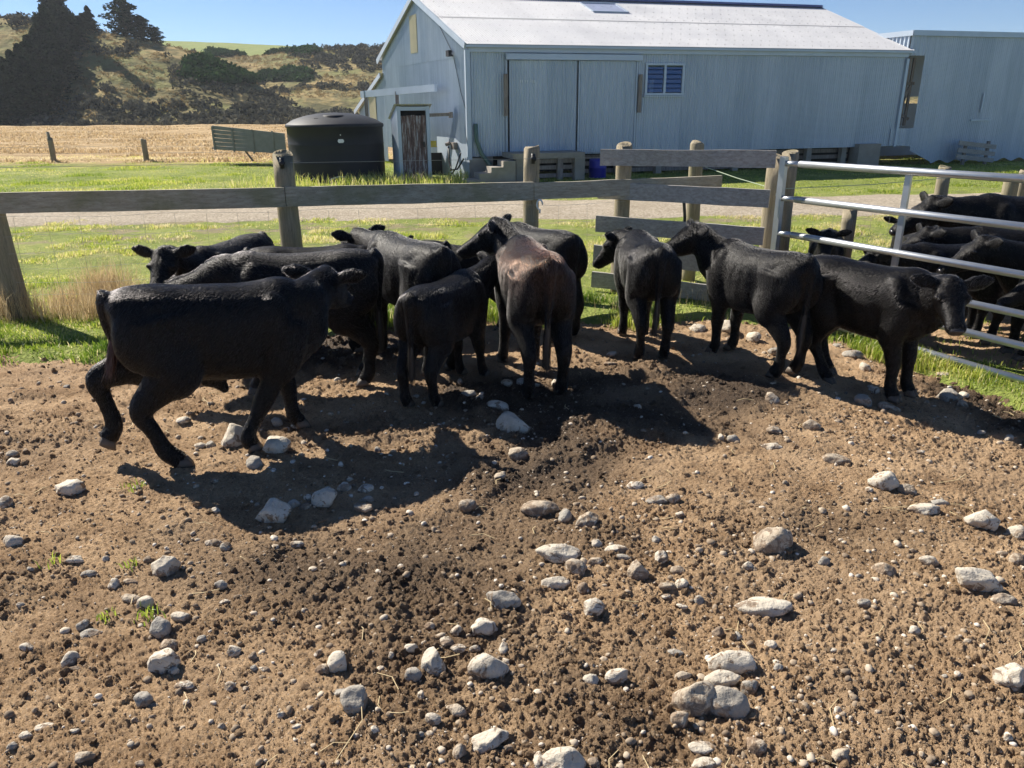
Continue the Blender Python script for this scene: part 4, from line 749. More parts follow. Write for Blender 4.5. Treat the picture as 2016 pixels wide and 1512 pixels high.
# far field fence
ff = empty('field_fence', on_col(143, 32)); bpy.context.view_layer.update(); tag(ff, 'sparse old post and wire fence across the dry field', 'fence')
fp = []
for q, (px, h) in enumerate(((143, 0.95), (318, 0.86), (-60, 0.9), (-260, 0.9))):
    b = on_col(px, 32); fp.append(b); mb = MB(); log_post(mb, b + Vector((0, 0, -0.1)), b + Vector((0.02, 0, h)), 0.105, 30 + q, 12)
    if q == 0: mb.beam(b + Vector((0.06, 0, 0.4)), b + Vector((-0.03, 0, 1.18)), 0.07, 0.10, (1, 0, 0))
    under(mb.build('post', M['post_wood'], None, True), ff)
mb = MB()
for z in (0.35, 0.6): mb.tube([on_col(-300, 32) + Vector((0, 0, z)), on_col(560, 32) + Vector((0, 0, z))], 0.006, 4, False)
under(mb.build('wire', M['wire']), ff)
# ---------------------------------------------------------------- stones, clods and grit of the yard
def m_stone(name, lo, hi, dirt):
    t = NT(name); p = t.obj(); n = t.noise(p, 14.0, 6, 0.65); f = t.noise(p, 60.0, 4, 0.7); pits = t.vor(p, 40.0)
    col = t.ramp(n, [(0.3, lo), (0.7, hi)]); col = t.mix(t.ramp(f, [(0.55, 0.0), (0.70, 0.35)]), col, tuple(x * 0.55 for x in lo))
    oi = t.new('ObjectInfo').outputs['Random']; sp = t.new('SeparateXYZ'); t.l.new(p, sp.inputs[0])
    dn = t.noise(t.new('NewGeometry').outputs['Position'], 17.0, 6, 0.7, 0.8)
    low = t.math('MULTIPLY', sp.outputs['Z'], -4.0); df = t.ramp(t.math('ADD', dn, t.math('MULTIPLY', low, 0.35)), [(dirt, 0.0), (dirt + 0.05, 0.9)])
    col = t.mix(df, col, t.ramp(f, [(0.35, (0.11, 0.07, 0.045)), (0.65, (0.27, 0.185, 0.12))]))
    col = t.mix(t.math('MULTIPLY', oi, 0.35), col, (0.30, 0.26, 0.21)); t.bump(t.math('ADD', n, t.math('MULTIPLY', f, 0.6)), 0.9, 0.012); return t.fin(col, 0.85, 0, 0.3)
M['stone'] = m_stone('stone', (0.44, 0.38, 0.30), (0.70, 0.64, 0.54), 0.495); M['stone_grey'] = m_stone('stone_grey', (0.26, 0.245, 0.22), (0.44, 0.40, 0.34), 0.51); M['stone_mud'] = m_stone('stone_mud', (0.36, 0.29, 0.21), (0.56, 0.48, 0.38), 0.43)
def ico(sub):
    bm = bmesh.new(); bmesh.ops.create_icosphere(bm, subdivisions=sub, radius=1); V = np.array([v.co[:] for v in bm.verts]); F = np.array([[v.index for v in f.verts] for f in bm.faces]); bm.free(); return V, F
IC4, IC3, IC2, IC1 = ico(4), ico(3), ico(2), ico(1)
def rock_shape(V, r, planes=9, rnd=0.5):
    """cut a ball by random planes, then round it"""
    d = np.ones(len(V))
    for _ in range(planes):
        n = r.normal(size=3); n /= np.linalg.norm(n); c = r.uniform(0.62, 0.92); k = V @ n; d = np.minimum(d, np.where(k > 1e-3, c / np.maximum(k, 1e-3), 9))
    W = V * (d * (1 - rnd) + rnd * np.minimum(d, 0.95))[:, None]; q = int(r.integers(1000))
    return W * (1 + 0.16 * (vn3(V * 2.2 + 7, q) - 0.5) + 0.07 * (vn3(V * 6 + 3, q + 1) - 0.5))[:, None]
def stone(px, py, w, h, label, group=None, mat='stone', seed=1, planes=9, rnd=0.45, rz=None, name='stone', sink=0.38, detail=None):
    r = np.random.default_rng(seed * 13 + 5); g = P(px, py + h * 0.30); zc = g.y * 0.94 + 0.68; W = 1.07 * w / FPX * zc; e = math.atan2(CAM_H, g.y)
    Hh = max(0.45 * W, min(1.0 * W, h / FPX * zc * 0.92)) if h > 0.6 * w else max(0.22 * W, h / FPX * zc * 0.8)
    D = np.clip((h / FPX * zc - Hh * math.cos(e) * 0.55) / math.sin(e), 0.55 * W, 1.25 * W)
    V, F = detail or (IC4 if w > 38 else IC3); S = rock_shape(V, r, planes, rnd); S = S / (S.max(0) - S.min(0)) * 2; S = S - (S.max(0) + S.min(0)) / 2
    a = r.uniform(-0.25, 0.25); c_, s_ = math.cos(a), math.sin(a); S = S * np.array([W / 2, D / 2, Hh / 2 * 1.25]); tl = r.uniform(-0.18, 0.18)
    S = np.stack([S[:, 0] * c_ - S[:, 1] * s_, S[:, 0] * s_ + S[:, 1] * c_, S[:, 2] + S[:, 0] * tl], -1)
    hd, _ = dirt_h(np.array([g.x]), np.array([g.y])); o = mesh_np(name, S, F, M[mat], None, True); o.location = (g.x, g.y + D * 0.1, g.z + float(hd[0]) * 0.6 + Hh * (0.5 - sink)); return tag(o, label, 'stone', group)
SG = 'stones lying in the yard'
BIG = [  # px, py, w, h, landmark phrase, label, material, planes, roundness
 (135, 955, 54, 36, 'the pale slab at far left', 'pale rough slab left of the lifted hoof, a chip beside it', 'stone', 9, .4),
 (24, 1062, 38, 28, 'the egg stone', 'smooth pale egg-shaped stone at the left picture edge', 'stone', 5, .8),
 (324, 1112, 54, 44, 'the white left boulder', 'whitest boulder in the left foreground, below the shadow of the walking calf', 'stone', 10, .3),
 (460, 858, 46, 52, 'the cream boulder', 'tall cream boulder right behind the front leg of the walking calf', 'stone', 7, .5),
 (542, 877, 56, 40, 'the domed stone', 'sunlit dome-shaped cream stone right of the front leg of the walking calf', 'stone', 5, .8),
 (500, 908, 34, 26, 'the squared stone', 'squarish grey stone right at the front hoof of the walking calf', 'stone_grey', 9, .3),
 (536, 1003, 66, 54, 'the shaded boulder', 'biggest pale boulder inside the shadow of the walking calf', 'stone', 8, .4),
 (638, 977, 48, 44, 'the shaded block', 'angular pale block in the shadow to the right of the biggest shaded boulder', 'stone', 10, .3),
 (577, 989, 30, 22, 'the small shaded wedge', 'wedge stone between the shaded boulder and the shaded block', 'stone_grey', 9, .3),
 (677, 957, 30, 22, 'the shaded tooth', 'smooth tooth-shaped pale stone in the shadow above the angular block', 'stone', 6, .6),
 (718, 961, 34, 20, 'the shaded half-moon', 'half-moon pale stone near the right side of the calf shadow', 'stone', 6, .6),
 (713, 998, 40, 20, 'the shaded brown stone', 'mud-smeared stone at the lower edge of the calf shadow', 'stone_mud', 8, .4),
 (920, 995, 34, 28, 'the round dark stone', 'round brown-grey stone alone in open mud below the group', 'stone_mud', 5, .8),
 (1012, 833, 64, 40, 'the hoofside boulder', 'large pale boulder in shade below the brown-tinged calf', 'stone', 8, .5),
 (979, 798, 44, 22, 'the flat shaded oval', 'flat oval stone in shade left of the large hoofside boulder', 'stone', 5, .7),
 (1022, 886, 38, 28, 'the sunlit lump', 'sunlit lump of stone under the shade edge below the large hoofside boulder', 'stone_mud', 9, .4),
 (918, 776, 38, 16, 'the flat grey flake', 'flat grey stone in deep shade left of the brown-tinged calf hooves', 'stone_grey', 6, .6),
 (1250, 955, 36, 20, 'the low cream stone', 'low cream stone alone below the tip of the head shadow', 'stone', 6, .6),
 (1292, 983, 42, 20, 'the bone-like stone', 'bone-like grey pale stone lying crosswise in the middle right', 'stone_grey', 4, .9),
 (1324, 980, 28, 24, 'the arched stone', 'arched stone touching the right end of the bone-like stone', 'stone_mud', 8, .5),
 (1063, 995, 72, 38, 'the muddy slab', 'muddy-topped pale slab in the dark churned patch at centre', 'stone_mud', 8, .4),
 (1112, 1012, 28, 28, 'the grey knob', 'round speckled grey knob right of the muddy slab', 'stone_grey', 6, .7),
 (1155, 1025, 48, 30, 'the spotted stone', 'mud-spotted pale stone second to the right of the muddy slab', 'stone_mud', 8, .4),
 (1100, 1088, 86, 42, 'the long loaf stone', 'long loaf-shaped pale stone above two smaller rounded ones', 'stone', 5, .6),
 (1134, 1117, 42, 32, 'the tan box stone', 'tan box-shaped stone tucked under the long loaf stone', 'stone_mud', 8, .5),
 (1092, 1142, 58, 32, 'the blunt stone', 'blunt pale stone below the long loaf stone', 'stone', 7, .5),
 (1258, 1117, 42, 42, 'the crusted stone', 'ragged mud-crusted stone right of the small stone cluster', 'stone_mud', 11, .2),
 (1522, 1060, 74, 60, 'the mud boulder', 'muddy boulder with a dark hollow under its right side', 'stone_mud', 10, .3),
 (1520, 783, 28, 30, 'the upright tan stone', 'upright tan stone at the shade edge below the shaggy calf', 'stone_mud', 9, .4),
 (1521, 877, 40, 18, 'the thin slab', 'thin pale slab casting a dark shadow in the right middle ground', 'stone', 7, .4),
 (1598, 833, 36, 24, 'the tan hump', 'tan humped stone with its shadow to the right, below the shaggy calf', 'stone_mud', 6, .7),
 (1647, 905, 50, 24, 'the half-buried stone', 'half-buried muddy stone above the large flat-topped one', 'stone_mud', 9, .4),
 (1739, 946, 56, 40, 'the flat-topped stone', 'large flat-topped pale stone in the open ground at right', 'stone', 10, .25),
 (1784, 963, 36, 22, 'the crumbly stone', 'crumbly brown stone beside the large flat-topped stone', 'stone_mud', 9, .4),
 (1820, 1001, 58, 22, 'the long broken stone', 'long broken stone lying between the flat-topped stone and the smooth oval', 'stone', 8, .4),
 (1935, 1022, 62, 46, 'the smooth oval', 'smooth white oval stone near the right picture edge', 'stone', 4, .9),
 (1925, 1140, 84, 56, 'the white crag', 'jagged white rock near the right picture edge', 'stone', 12, .15),
 (1976, 1180, 48, 26, 'the tan oval', 'tan oval stone just below the jagged white rock', 'stone_mud', 5, .8),
 (1742, 1121, 44, 30, 'the peach stone', 'peach-coloured rounded stone alone in open ground at right', 'stone_mud', 6, .7),
 (1870, 775, 46, 36, 'the gate boulder', 'grey rounded boulder in shade below the gate', 'stone_grey', 6, .6),
 (1752, 798, 42, 24, 'the low shaded slab', 'low shaded slab at the front hooves of the calf by the gate', 'stone_mud', 8, .5),
 (1699, 784, 30, 26, 'the shaded flint', 'dark grey flinty stone left of the gate calf front hooves', 'stone_grey', 9, .3),
 (1857, 736, 30, 11, 'the grass-edge stone', 'flat pale stone on the grass edge under the bottom gate rail', 'stone', 5, .7),
 (1433, 645, 32, 30, 'the fence-foot stone', 'largest white stone at the foot of the board panel', 'stone', 7, .5),
 (1373, 645, 34, 20, 'the pale fence stone', 'broad pale stone under the boards, left of the largest white one', 'stone', 6, .6),
 (1485, 660, 28, 26, 'the round fence stone', 'round pale stone below the strainer post', 'stone', 6, .6),
 (1680, 698, 38, 18, 'the grey gate slab', 'pale grey slab behind the hind leg of the gate calf', 'stone_grey', 8, .4),
 (1046, 702, 24, 24, 'the leg stone', 'rounded pale stone seen between the legs of the brown-tinged calf', 'stone', 6, .6),
 (992, 1182, 64, 52, 'the pyramid stone', 'big pyramid-shaped grey stone in the centre foreground', 'stone_grey', 12, .1),
 (953, 1230, 52, 38, 'the brick stone', 'brick-shaped pale stone below left of the pyramid stone', 'stone', 8, .35),
 (965, 1203, 34, 16, 'the sunk stone', 'half-sunk stone between the pyramid stone and the brick-shaped one', 'stone_mud', 8, .4),
 (962, 1307, 78, 58, 'the heart stone', 'heart-shaped white stone in the centre foreground', 'stone', 8, .35),
 (992, 1272, 22, 34, 'the upright flake', 'upright flake standing against the heart-shaped stone', 'stone', 9, .3),
 (853, 1297, 46, 58, 'the tall white stone', 'tall white stone left of the heart-shaped stone', 'stone', 8, .35),
 (815, 1323, 34, 30, 'the leaning egg', 'egg stone leaning on the foot of the tall white stone', 'stone_grey', 5, .8),
 (880, 1262, 28, 24, 'the wedge above', 'wedge touching the top right of the tall white stone', 'stone', 8, .4),
 (662, 1297, 38, 50, 'the bean stone', 'bean-shaped pale stone with a smaller oval at its left foot', 'stone', 6, .5),
 (634, 1318, 28, 22, 'the small oval', 'small oval stone at the left foot of the bean-shaped stone', 'stone_mud', 5, .8),
 (698, 1378, 50, 60, 'the grey spire', 'smooth grey spire-shaped stone in the lower left foreground', 'stone_grey', 6, .5),
 (960, 1453, 82, 36, 'the long white flake', 'long white flake lying near the bottom centre of the picture', 'stone', 9, .25),
 (905, 1475, 26, 36, 'the dull stub', 'dull stubby stone left of the long white flake', 'stone_mud', 8, .5),
 (898, 1395, 40, 24, 'the dark-topped stone', 'dark-topped muddy stone above the long white flake', 'stone_mud', 8, .5),
 (853, 1415, 30, 22, 'the cream pebble', 'cream rounded stone left of the dark-topped muddy stone', 'stone', 5, .8),
 (322, 1303, 56, 50, 'the tilted oval', 'largest tilted smooth oval in the left foreground', 'stone', 4, .8),
 (330, 1268, 38, 28, 'the capped stone', 'stone resting against the top of the largest tilted oval', 'stone_mud', 6, .6),
 (316, 1231, 38, 44, 'the grey thumb', 'grey thumb-like stone with a green weed at its left', 'stone_grey', 6, .5),
 (285, 1186, 34, 28, 'the tilted disc', 'tilted disc stone casting a shadow, upper left foreground', 'stone', 5, .7),
 (355, 1211, 36, 20, 'the half dome', 'half-dome stone to the right of the grey thumb-like stone', 'stone', 5, .8),
 (283, 1380, 36, 32, 'the notched stone', 'notched squat stone in the lower left foreground', 'stone_grey', 8, .4),
 (363, 1348, 40, 20, 'the eye stone', 'flat eye-shaped stone with a dirt patch on its top', 'stone', 5, .7),
 (88, 1431, 40, 14, 'the spindle', 'flat spindle-shaped stone near the bottom left corner', 'stone', 4, .9),
 (168, 1490, 38, 24, 'the corner oval', 'smooth tan oval at the bottom edge, left corner', 'stone_mud', 4, .9),
 (178, 1243, 44, 18, 'the twin stones', 'grey oblong stone with a rounder stone behind it', 'stone_grey', 6, .6),
 (137, 1293, 28, 36, 'the bird-like stone', 'mottled pale stone with straw lying across it', 'stone', 10, .2),
 (1504, 1184, 104, 38, 'the long bolster', 'longest bolster-shaped stone, lying crosswise at right', 'stone', 4, .8),
 (1439, 1298, 88, 56, 'the upper heap stone', 'topmost boulder of the heap at the lower right', 'stone', 6, .6),
 (1368, 1367, 90, 82, 'the mudcapped heap stone', 'largest mud-capped boulder on the left of the heap', 'stone_mud', 8, .4),
 (1420, 1333, 66, 36, 'the middle heap stone', 'middle boulder wedged at the back of the heap', 'stone', 6, .6),
 (1432, 1379, 80, 68, 'the square heap stone', 'square grey-faced boulder at the front of the heap', 'stone_grey', 7, .3),
 (1476, 1350, 34, 38, 'the heap sliver', 'sliver of stone on the right flank of the heap', 'stone_grey', 9, .3),
 (1337, 1415, 34, 36, 'the yellow heap stone', 'yellowish stone under the front left of the heap', 'stone_mud', 8, .5),
 (1344, 1328, 36, 20, 'the knuckle stone', 'knuckle-like stone behind the largest mud-capped boulder', 'stone_mud', 10, .3),
 (1213, 1330, 44, 32, 'the cup stone', 'oval stone with a dirt-filled cup on its top', 'stone', 4, .8),
 (1163, 1337, 30, 28, 'the triangle', 'triangular pale chip left of the oval cup stone', 'stone', 10, .2),
 (1170, 1192, 40, 40, 'the tooth rock', 'tooth-shaped cream stone alone in the middle foreground', 'stone', 7, .4),
 (1148, 1155, 24, 26, 'the tan stub', 'tan stub above the tooth-shaped cream stone', 'stone_mud', 8, .4),
 (1315, 1152, 38, 18, 'the low brown stone', 'low brown stone below the crusted one on its right', 'stone_mud', 7, .5),
 (1343, 1148, 26, 22, 'the split pebble', 'split pale stone right of the low brown stone', 'stone', 8, .4),
 (1490, 1470, 36, 36, 'the bottom tan rock', 'tan lumpy rock near the bottom edge, right of centre', 'stone_mud', 9, .3),
 (1105, 1497, 94, 60, 'the bottom white boulder', 'largest white boulder cut by the bottom edge of the picture', 'stone', 7, .4),
 (1064, 1492, 28, 50, 'the side boulder', 'narrow stone leaning on the left of the bottom white boulder', 'stone', 7, .5),
 (1385, 1502, 54, 24, 'the bottom slab', 'pale slab at the bottom edge below the heap', 'stone', 9, .3),
 (1990, 1330, 58, 60, 'the right edge rock', 'lumpy cream rock cut by the right picture edge', 'stone', 9, .3),
 (2004, 1045, 30, 32, 'the right edge lump', 'pale lump at the right edge beside the smooth white oval', 'stone', 8, .4),
 (2002, 1100, 30, 32, 'the right edge egg', 'peach egg stone at the right edge above the jagged white rock', 'stone_mud', 4, .9),
 (1655, 1490, 46, 34, 'the muddy clod stone', 'mud-caked stone at the bottom edge, lower right', 'stone_mud', 9, .4),
]
for q, (px, py, w, h, lm, label, mat, pl, rd) in enumerate(BIG): stone(px, py, w, h, label, SG, mat, 200 + q, pl + 4, rd * 0.5)
SMALL = [(10, 985, 22, 28), (23, 892, 22, 16), (25, 906, 24, 16), (130, 760, 12, 9), (360, 827, 30, 16), (270, 957, 20, 12), (418, 1063, 32, 16), (443, 1072, 22, 18), (425, 1003, 18, 12), (422, 945, 16, 10), (395, 873, 24, 14), (415, 873, 20, 16), (369, 907, 18, 14), (601, 994, 26, 14), (607, 977, 18, 14), (724, 979, 22, 14), (743, 881, 11, 13), (983, 937, 24, 16), (585, 1067, 26, 14), (545, 828, 20, 18), (586, 833, 28, 14), (1255, 803, 16, 14), (1419, 858, 12, 15), (1443, 860, 22, 16), (1172, 1070, 26, 20), (1172, 1105, 32, 18), (1213, 1080, 44, 16), (1228, 1094, 30, 14), (1303, 1094, 26, 24), (1335, 1117, 30, 18), (1339, 1014, 18, 11), (1293, 1060, 18, 18), (1474, 1110, 24, 20), (1524, 846, 30, 16), (1711, 966, 16, 12), (1850, 987, 34, 14), (1722, 766, 20, 16), (1896, 796, 22, 16), (1899, 774, 18, 14), (1932, 850, 16, 10), (1988, 862, 18, 14), (1652, 824, 16, 9), (1813, 890, 16, 8), (1523, 688, 20, 20), (1205, 693, 20, 12), (1202, 712, 26, 8), (1703, 721, 20, 20), (1650, 680, 18, 10), (1030, 682, 20, 14), (998, 757, 22, 14), (1027, 751, 26, 16), (1046, 756, 34, 14), (1095, 752, 18, 14), (945, 787, 18, 12), (763, 778, 12, 8), (820, 780, 14, 8), (906, 745, 10, 14), (290, 1099, 20, 16), (145, 1098, 40, 20), (174, 1126, 34, 16), (223, 1147, 22, 24), (257, 1143, 28, 11), (208, 1098, 12, 14), (434, 1149, 26, 18), (441, 1181, 22, 10), (258, 1178, 36, 20), (343, 1322, 22, 20), (162, 1230, 26, 22), (53, 1273, 28, 16), (147, 1312, 26, 12), (300, 1391, 22, 12), (397, 1255, 20, 16), (460, 1280, 30, 22), (498, 1291, 18, 18), (520, 1315, 24, 14), (500, 1315, 14, 14), (452, 1351, 22, 18), (484, 1354, 16, 12), (50, 1446, 28, 16), (25, 1470, 20, 18), (146, 1440, 22, 12), (276, 1503, 22, 14), (265, 1418, 14, 10), (300, 1412, 14, 10), (553, 1406, 18, 14), (436, 1430, 16, 14), (625, 1287, 18, 16), (668, 1362, 30, 8), (810, 1280, 26, 18), (864, 1252, 26, 10), (902, 1275, 30, 14), (935, 1272, 22, 14), (898, 1237, 24, 24), (846, 1230, 20, 18), (738, 1441, 18, 18), (828, 1448, 14, 11), (828, 1365, 14, 18), (1000, 1470, 18, 14), (1312, 1170, 20, 10), (1378, 1175, 22, 22), (1343, 1192, 22, 10), (1414, 1243, 24, 24), (1448, 1252, 26, 20), (1330, 1282, 32, 16), (1165, 1318, 16, 10), (1168, 1500, 24, 22), (1385, 1475, 56, 12), (1623, 1102, 22, 20), (1830, 1105, 38, 22), (1975, 1087, 26, 12), (1700, 1188, 28, 18), (1798, 1083, 16, 12), (1800, 1243, 22, 18), (1910, 1263, 26, 16), (1518, 1270, 24, 18), (1533, 1316, 20, 18), (1640, 1280, 18, 9), (1728, 1405, 16, 12), (1985, 1453, 18, 14), (1690, 1135, 14, 10), (585, 1430, 20, 12), (610, 1392, 16, 12), (600, 1200, 14, 10), (1250, 1190, 10, 8), (770, 1290, 12, 14), (1120, 1210, 14, 10), (40, 1190, 16, 12), (60, 1120, 14, 10), (190, 1390, 16, 10), (385, 1190, 12, 10), (1590, 1270, 14, 10), (1860, 1330, 12, 10), (1560, 1385, 18, 10), (1770, 1440, 14, 10), (1910, 1370, 16, 10)]
ORD = ['closest', 'second closest', 'third closest', 'fourth closest', 'fifth closest', 'sixth closest']
near_ = []
for (px, py, w, h) in SMALL:
    j = min(range(len(BIG)), key=lambda k: math.hypot(BIG[k][0] - px, BIG[k][1] - py)); dx = px - BIG[j][0]; dy = (py - BIG[j][1]) * 1.2
    side = ('right of' if dx > 0 else 'left of') if abs(dx) > abs(dy) else ('below' if dy > 0 else 'above'); near_.append((j, side, math.hypot(dx, dy)))
for q, (px, py, w, h) in enumerate(SMALL):
    j, side, dd = near_[q]; rank = sum(1 for a in near_ if a[0] == j and a[1] == side and a[2] < dd); shape = 'flat' if h < 0.55 * w else ('upright' if h > 1.05 * w else 'small'); mat = ('stone', 'stone_mud', 'stone', 'stone_grey')[q % 4]; tone = {'stone': 'pale', 'stone_mud': 'muddy', 'stone_grey': 'grey'}[mat]
    stone(px, py, w, h, '%s %s stone, %s lying %s %s' % (shape, tone, ORD[min(rank, 5)], side, BIG[j][4]), SG, mat, 600 + q, 11, 0.25, detail=IC3)

def lumps(name, n, base, smin, smax, mat, label, cat, seed, pw=2.2, weight=None, squash=(0.45, 0.9), sink=0.2, ymin=1.2, ymax=7.4, crumbly=False):
    r = np.random.default_rng(seed); k = n * 4; Y = ymin * (ymax / ymin) ** r.random(k); X = r.uniform(-0.86, 0.86, k) * (Y * 0.94 + 0.7); hd, wet = dirt_h(X, Y)
    pr = (weight(X, Y, wet) if weight else np.ones(k)) * (Y < edge(X) + 0.15); idx = np.where(r.random(k) < pr)[0][:n]; X, Y, hd = X[idx], Y[idx], hd[idx]; m = len(X)
    S = smin + (smax - smin) * r.random(m) ** pw; S = S * (0.75 + 0.09 * Y); BV, BF = base; var = [rock_shape(BV, r, 7, 0.3) * (1 if not crumbly else (0.65 + 0.75 * vn3(BV * 2.6 + k * 5, k))[:, None]) for k in range(12)]; vi = r.integers(12, size=m)
    az = r.uniform(0, 6.283, m); sq = r.uniform(*squash, m); el = r.uniform(0.6, 1.0, m); W = np.stack(var)[vi]
    W = W * (S[:, None] * np.stack([np.ones(m), el, sq], -1))[:, None, :] if False else W * np.stack([S, S * el, S * sq], -1)[:, None, :]
    c, s = np.cos(az)[:, None], np.sin(az)[:, None]; Wx = W[:, :, 0] * c - W[:, :, 1] * s; Wy = W[:, :, 0] * s + W[:, :, 1] * c
    V = np.stack([Wx + X[:, None], Wy + Y[:, None], W[:, :, 2] + (gz(X, Y) + hd + S * sq * (1 - 2 * sink) * 0.5)[:, None]], -1).reshape(-1, 3)
    F = (BF[None] + (np.arange(m) * len(BV))[:, None, None]).reshape(-1, 3); _, wv = dirt_h(V[:, 0], V[:, 1]) if m * len(BV) < 400000 else (0, np.repeat(wet[idx], len(BV)))
    o = mesh_np(name, V, F, M[mat], None, not crumbly, {'h': V[:, 2], 'wet': wv, 'tint': np.repeat(r.random(m), len(BV))}); return stuff(o, label, cat)
lumps('mud_clods', 12000, IC2, 0.004, 0.022, 'dirt', 'crumbled clods of trodden mud all over the yard', 'mud', 71, 2.4, lambda x, y, w: (0.25 + 0.5 * w) * rough_map(x, y) + 0.25 * w, (0.5, 1.0), 0.45, crumbly=True)
lumps('mud_crumbs', 45000, IC1, 0.002, 0.0075, 'dirt', 'fine crumbs of dry mud over the yard', 'mud', 72, 1.6, lambda x, y, w: 0.06 + 0.8 * rough_map(x, y), sink=0.4, crumbly=True)
t = NT('pebble'); p = t.pos(); n = t.noise(p, 60, 3); col = t.ramp(t.attr('tint'), [(0.0, (0.20, 0.15, 0.105)), (0.5, (0.36, 0.285, 0.205)), (0.8, (0.50, 0.43, 0.34)), (1.0, (0.66, 0.60, 0.52))]); M['pebble'] = t.fin(t.mix(t.ramp(n, [(0.5, 0.0), (0.66, 0.7)]), col, (0.20, 0.14, 0.09)), 0.85, 0, 0.3)
lumps('pebbles', 6000, IC2, 0.003, 0.016, 'pebble', 'small gravel and pebbles strewn over the dirt', 'gravel', 73, 3.2, lambda x, y, w: 0.35 + 0.65 * sm((fbm(x * 0.9 + 4, y * 0.9, 98, 3) - 0.4) / 0.25), (0.45, 0.8), 0.3)
lumps('rubble', 2600, IC2, 0.006, 0.024, 'pebble', 'muddy half-buried rubble in the dirt', 'rubble', 75, 2.6, lambda x, y, w: 0.3 + 0.7 * sm((fbm(x * 0.8 + 9, y * 0.8, 101, 3) - 0.4) / 0.25), (0.5, 0.9), 0.5)
lumps('grit', 26000, IC1, 0.0016, 0.0045, 'pebble', 'fine pale grit in the dirt', 'gravel', 74, 1.5, lambda x, y, w: 0.25 + 0.75 * sm((fbm(x * 1.6 + 4, y * 1.6, 99, 3) - 0.4) / 0.25), (0.5, 0.9), 0.3)
# bits of straw
r = np.random.default_rng(31); n = 150; Y = 1.3 * (6.5 / 1.3) ** r.random(n); X = r.uniform(-0.8, 0.8, n) * (Y + 0.7); mb = MB(); hd, _ = dirt_h(X, Y)
for q in range(n):
    a = r.uniform(0, 6.28); L = r.uniform(0.02, 0.075) * (2.2 if q % 14 == 0 else 1); z = float(gz(X[q], Y[q])) + hd[q] + 0.012; c = Vector((X[q], Y[q], z)); d = Vector((math.cos(a), math.sin(a), r.uniform(-0.1, 0.15)))
    mb.tube([c - d * L, c + Vector((0.3 * L * math.sin(a), -0.3 * L * math.cos(a), 0.006)), c + d * L], 0.0011 + 0.0003 * Y[q], 4, False)
stuff(mb.build('straw', m_plain('straw', (0.55, 0.43, 0.24), 0.7)), 'scattered bits of straw and dry stalk on the dirt', 'straw')
# a few green weeds in the dirt
for px, py, k in ((268, 960, 26), (295, 1217, 24), (212, 1220, 20), (255, 1115, 16), (105, 1110, 12), (300, 1202, 8)):
    c = P(px, py); n = k; X = r.normal(c.x, 0.025, n); Y = r.normal(c.y, 0.025, n)
    o = blades('weed', X, Y, r.uniform(0.02, 0.06, n), 0.006 + 0 * X, r.uniform(0.2, 0.5, n), z0=gz(X, Y) + 0.01, lean=0.9); stuff(o, 'little green weed sprouting in the bare dirt', 'weed')
# ---------------------------------------------------------------- the black calves
t = NT('hide'); p = t.obj(); br = t.attr('brown')
def _dot(v, d): nd = t.new('VectorMath', operation='DOT_PRODUCT'); t.l.new(v, nd.inputs[0]); nd.inputs[1].default_value = d; return nd.outputs['Value']
cb = t.new('CombineXYZ'); wob = t.noise(p, 5.0, 3, 0.5)
t.set(cb.inputs[0], t.math('MULTIPLY', _dot(p, (-0.65, 0, -0.76)), 0.16)); t.set(cb.inputs[1], t.math('ADD', _dot(p, (0.76, 0, -0.65)), t.math('MULTIPLY', wob, 0.22))); t.set(cb.inputs[2], _dot(p, (0, 1, 0)))
st = t.noise(cb.outputs[0], 48.0, 4, 0.6); n = t.noise(p, 9.0, 5, 0.65)
col = t.mix(br, t.ramp(st, [(0.35, (0.003, 0.003, 0.0035)), (0.7, (0.010, 0.009, 0.009))]), t.ramp(st, [(0.35, (0.018, 0.009, 0.006)), (0.7, (0.055, 0.026, 0.015))]))
t.bump(t.math('ADD', st, t.math('MULTIPLY', n, 0.5)), 0.55, 0.012); M['hide'] = t.fin(col, t.ramp(st, [(0.3, 0.42), (0.7, 0.60)]), 0, 0.13)
M['eye'] = m_plain('eye', (0.006, 0.005, 0.005), 0.08, 0, 0.0)
M['hoof'] = m_plain('hoof', (0.10, 0.075, 0.055), 0.6, 0, 0.3, 20.0)
M['nose'] = m_plain('nose', (0.022, 0.020, 0.021), 0.28, 0, 0.2, 30.0)
def m_hair(name, brown):
    t = NT(name); h = t.new('BsdfHairPrincipled'); h.parametrization = 'COLOR'
    h.inputs['Roughness'].default_value = 0.24; h.inputs['IOR'].default_value = 1.45; h.inputs['Radial Roughness'].default_value = 0.45
    if 'Random Roughness' in h.inputs: h.inputs['Random Roughness'].default_value = 0.2
    if brown: t.l.new(t.mix(t.attr('brown'), (0.006, 0.0055, 0.006), (0.085, 0.030, 0.012)), h.inputs['Color'])
    else: h.inputs['Color'].default_value = (0.006, 0.0055, 0.006, 1)
    t.l.new(h.outputs[0], t.out.inputs[0]); t.n.remove(t.b); return t.m
M['coat'] = m_hair('coat', True)

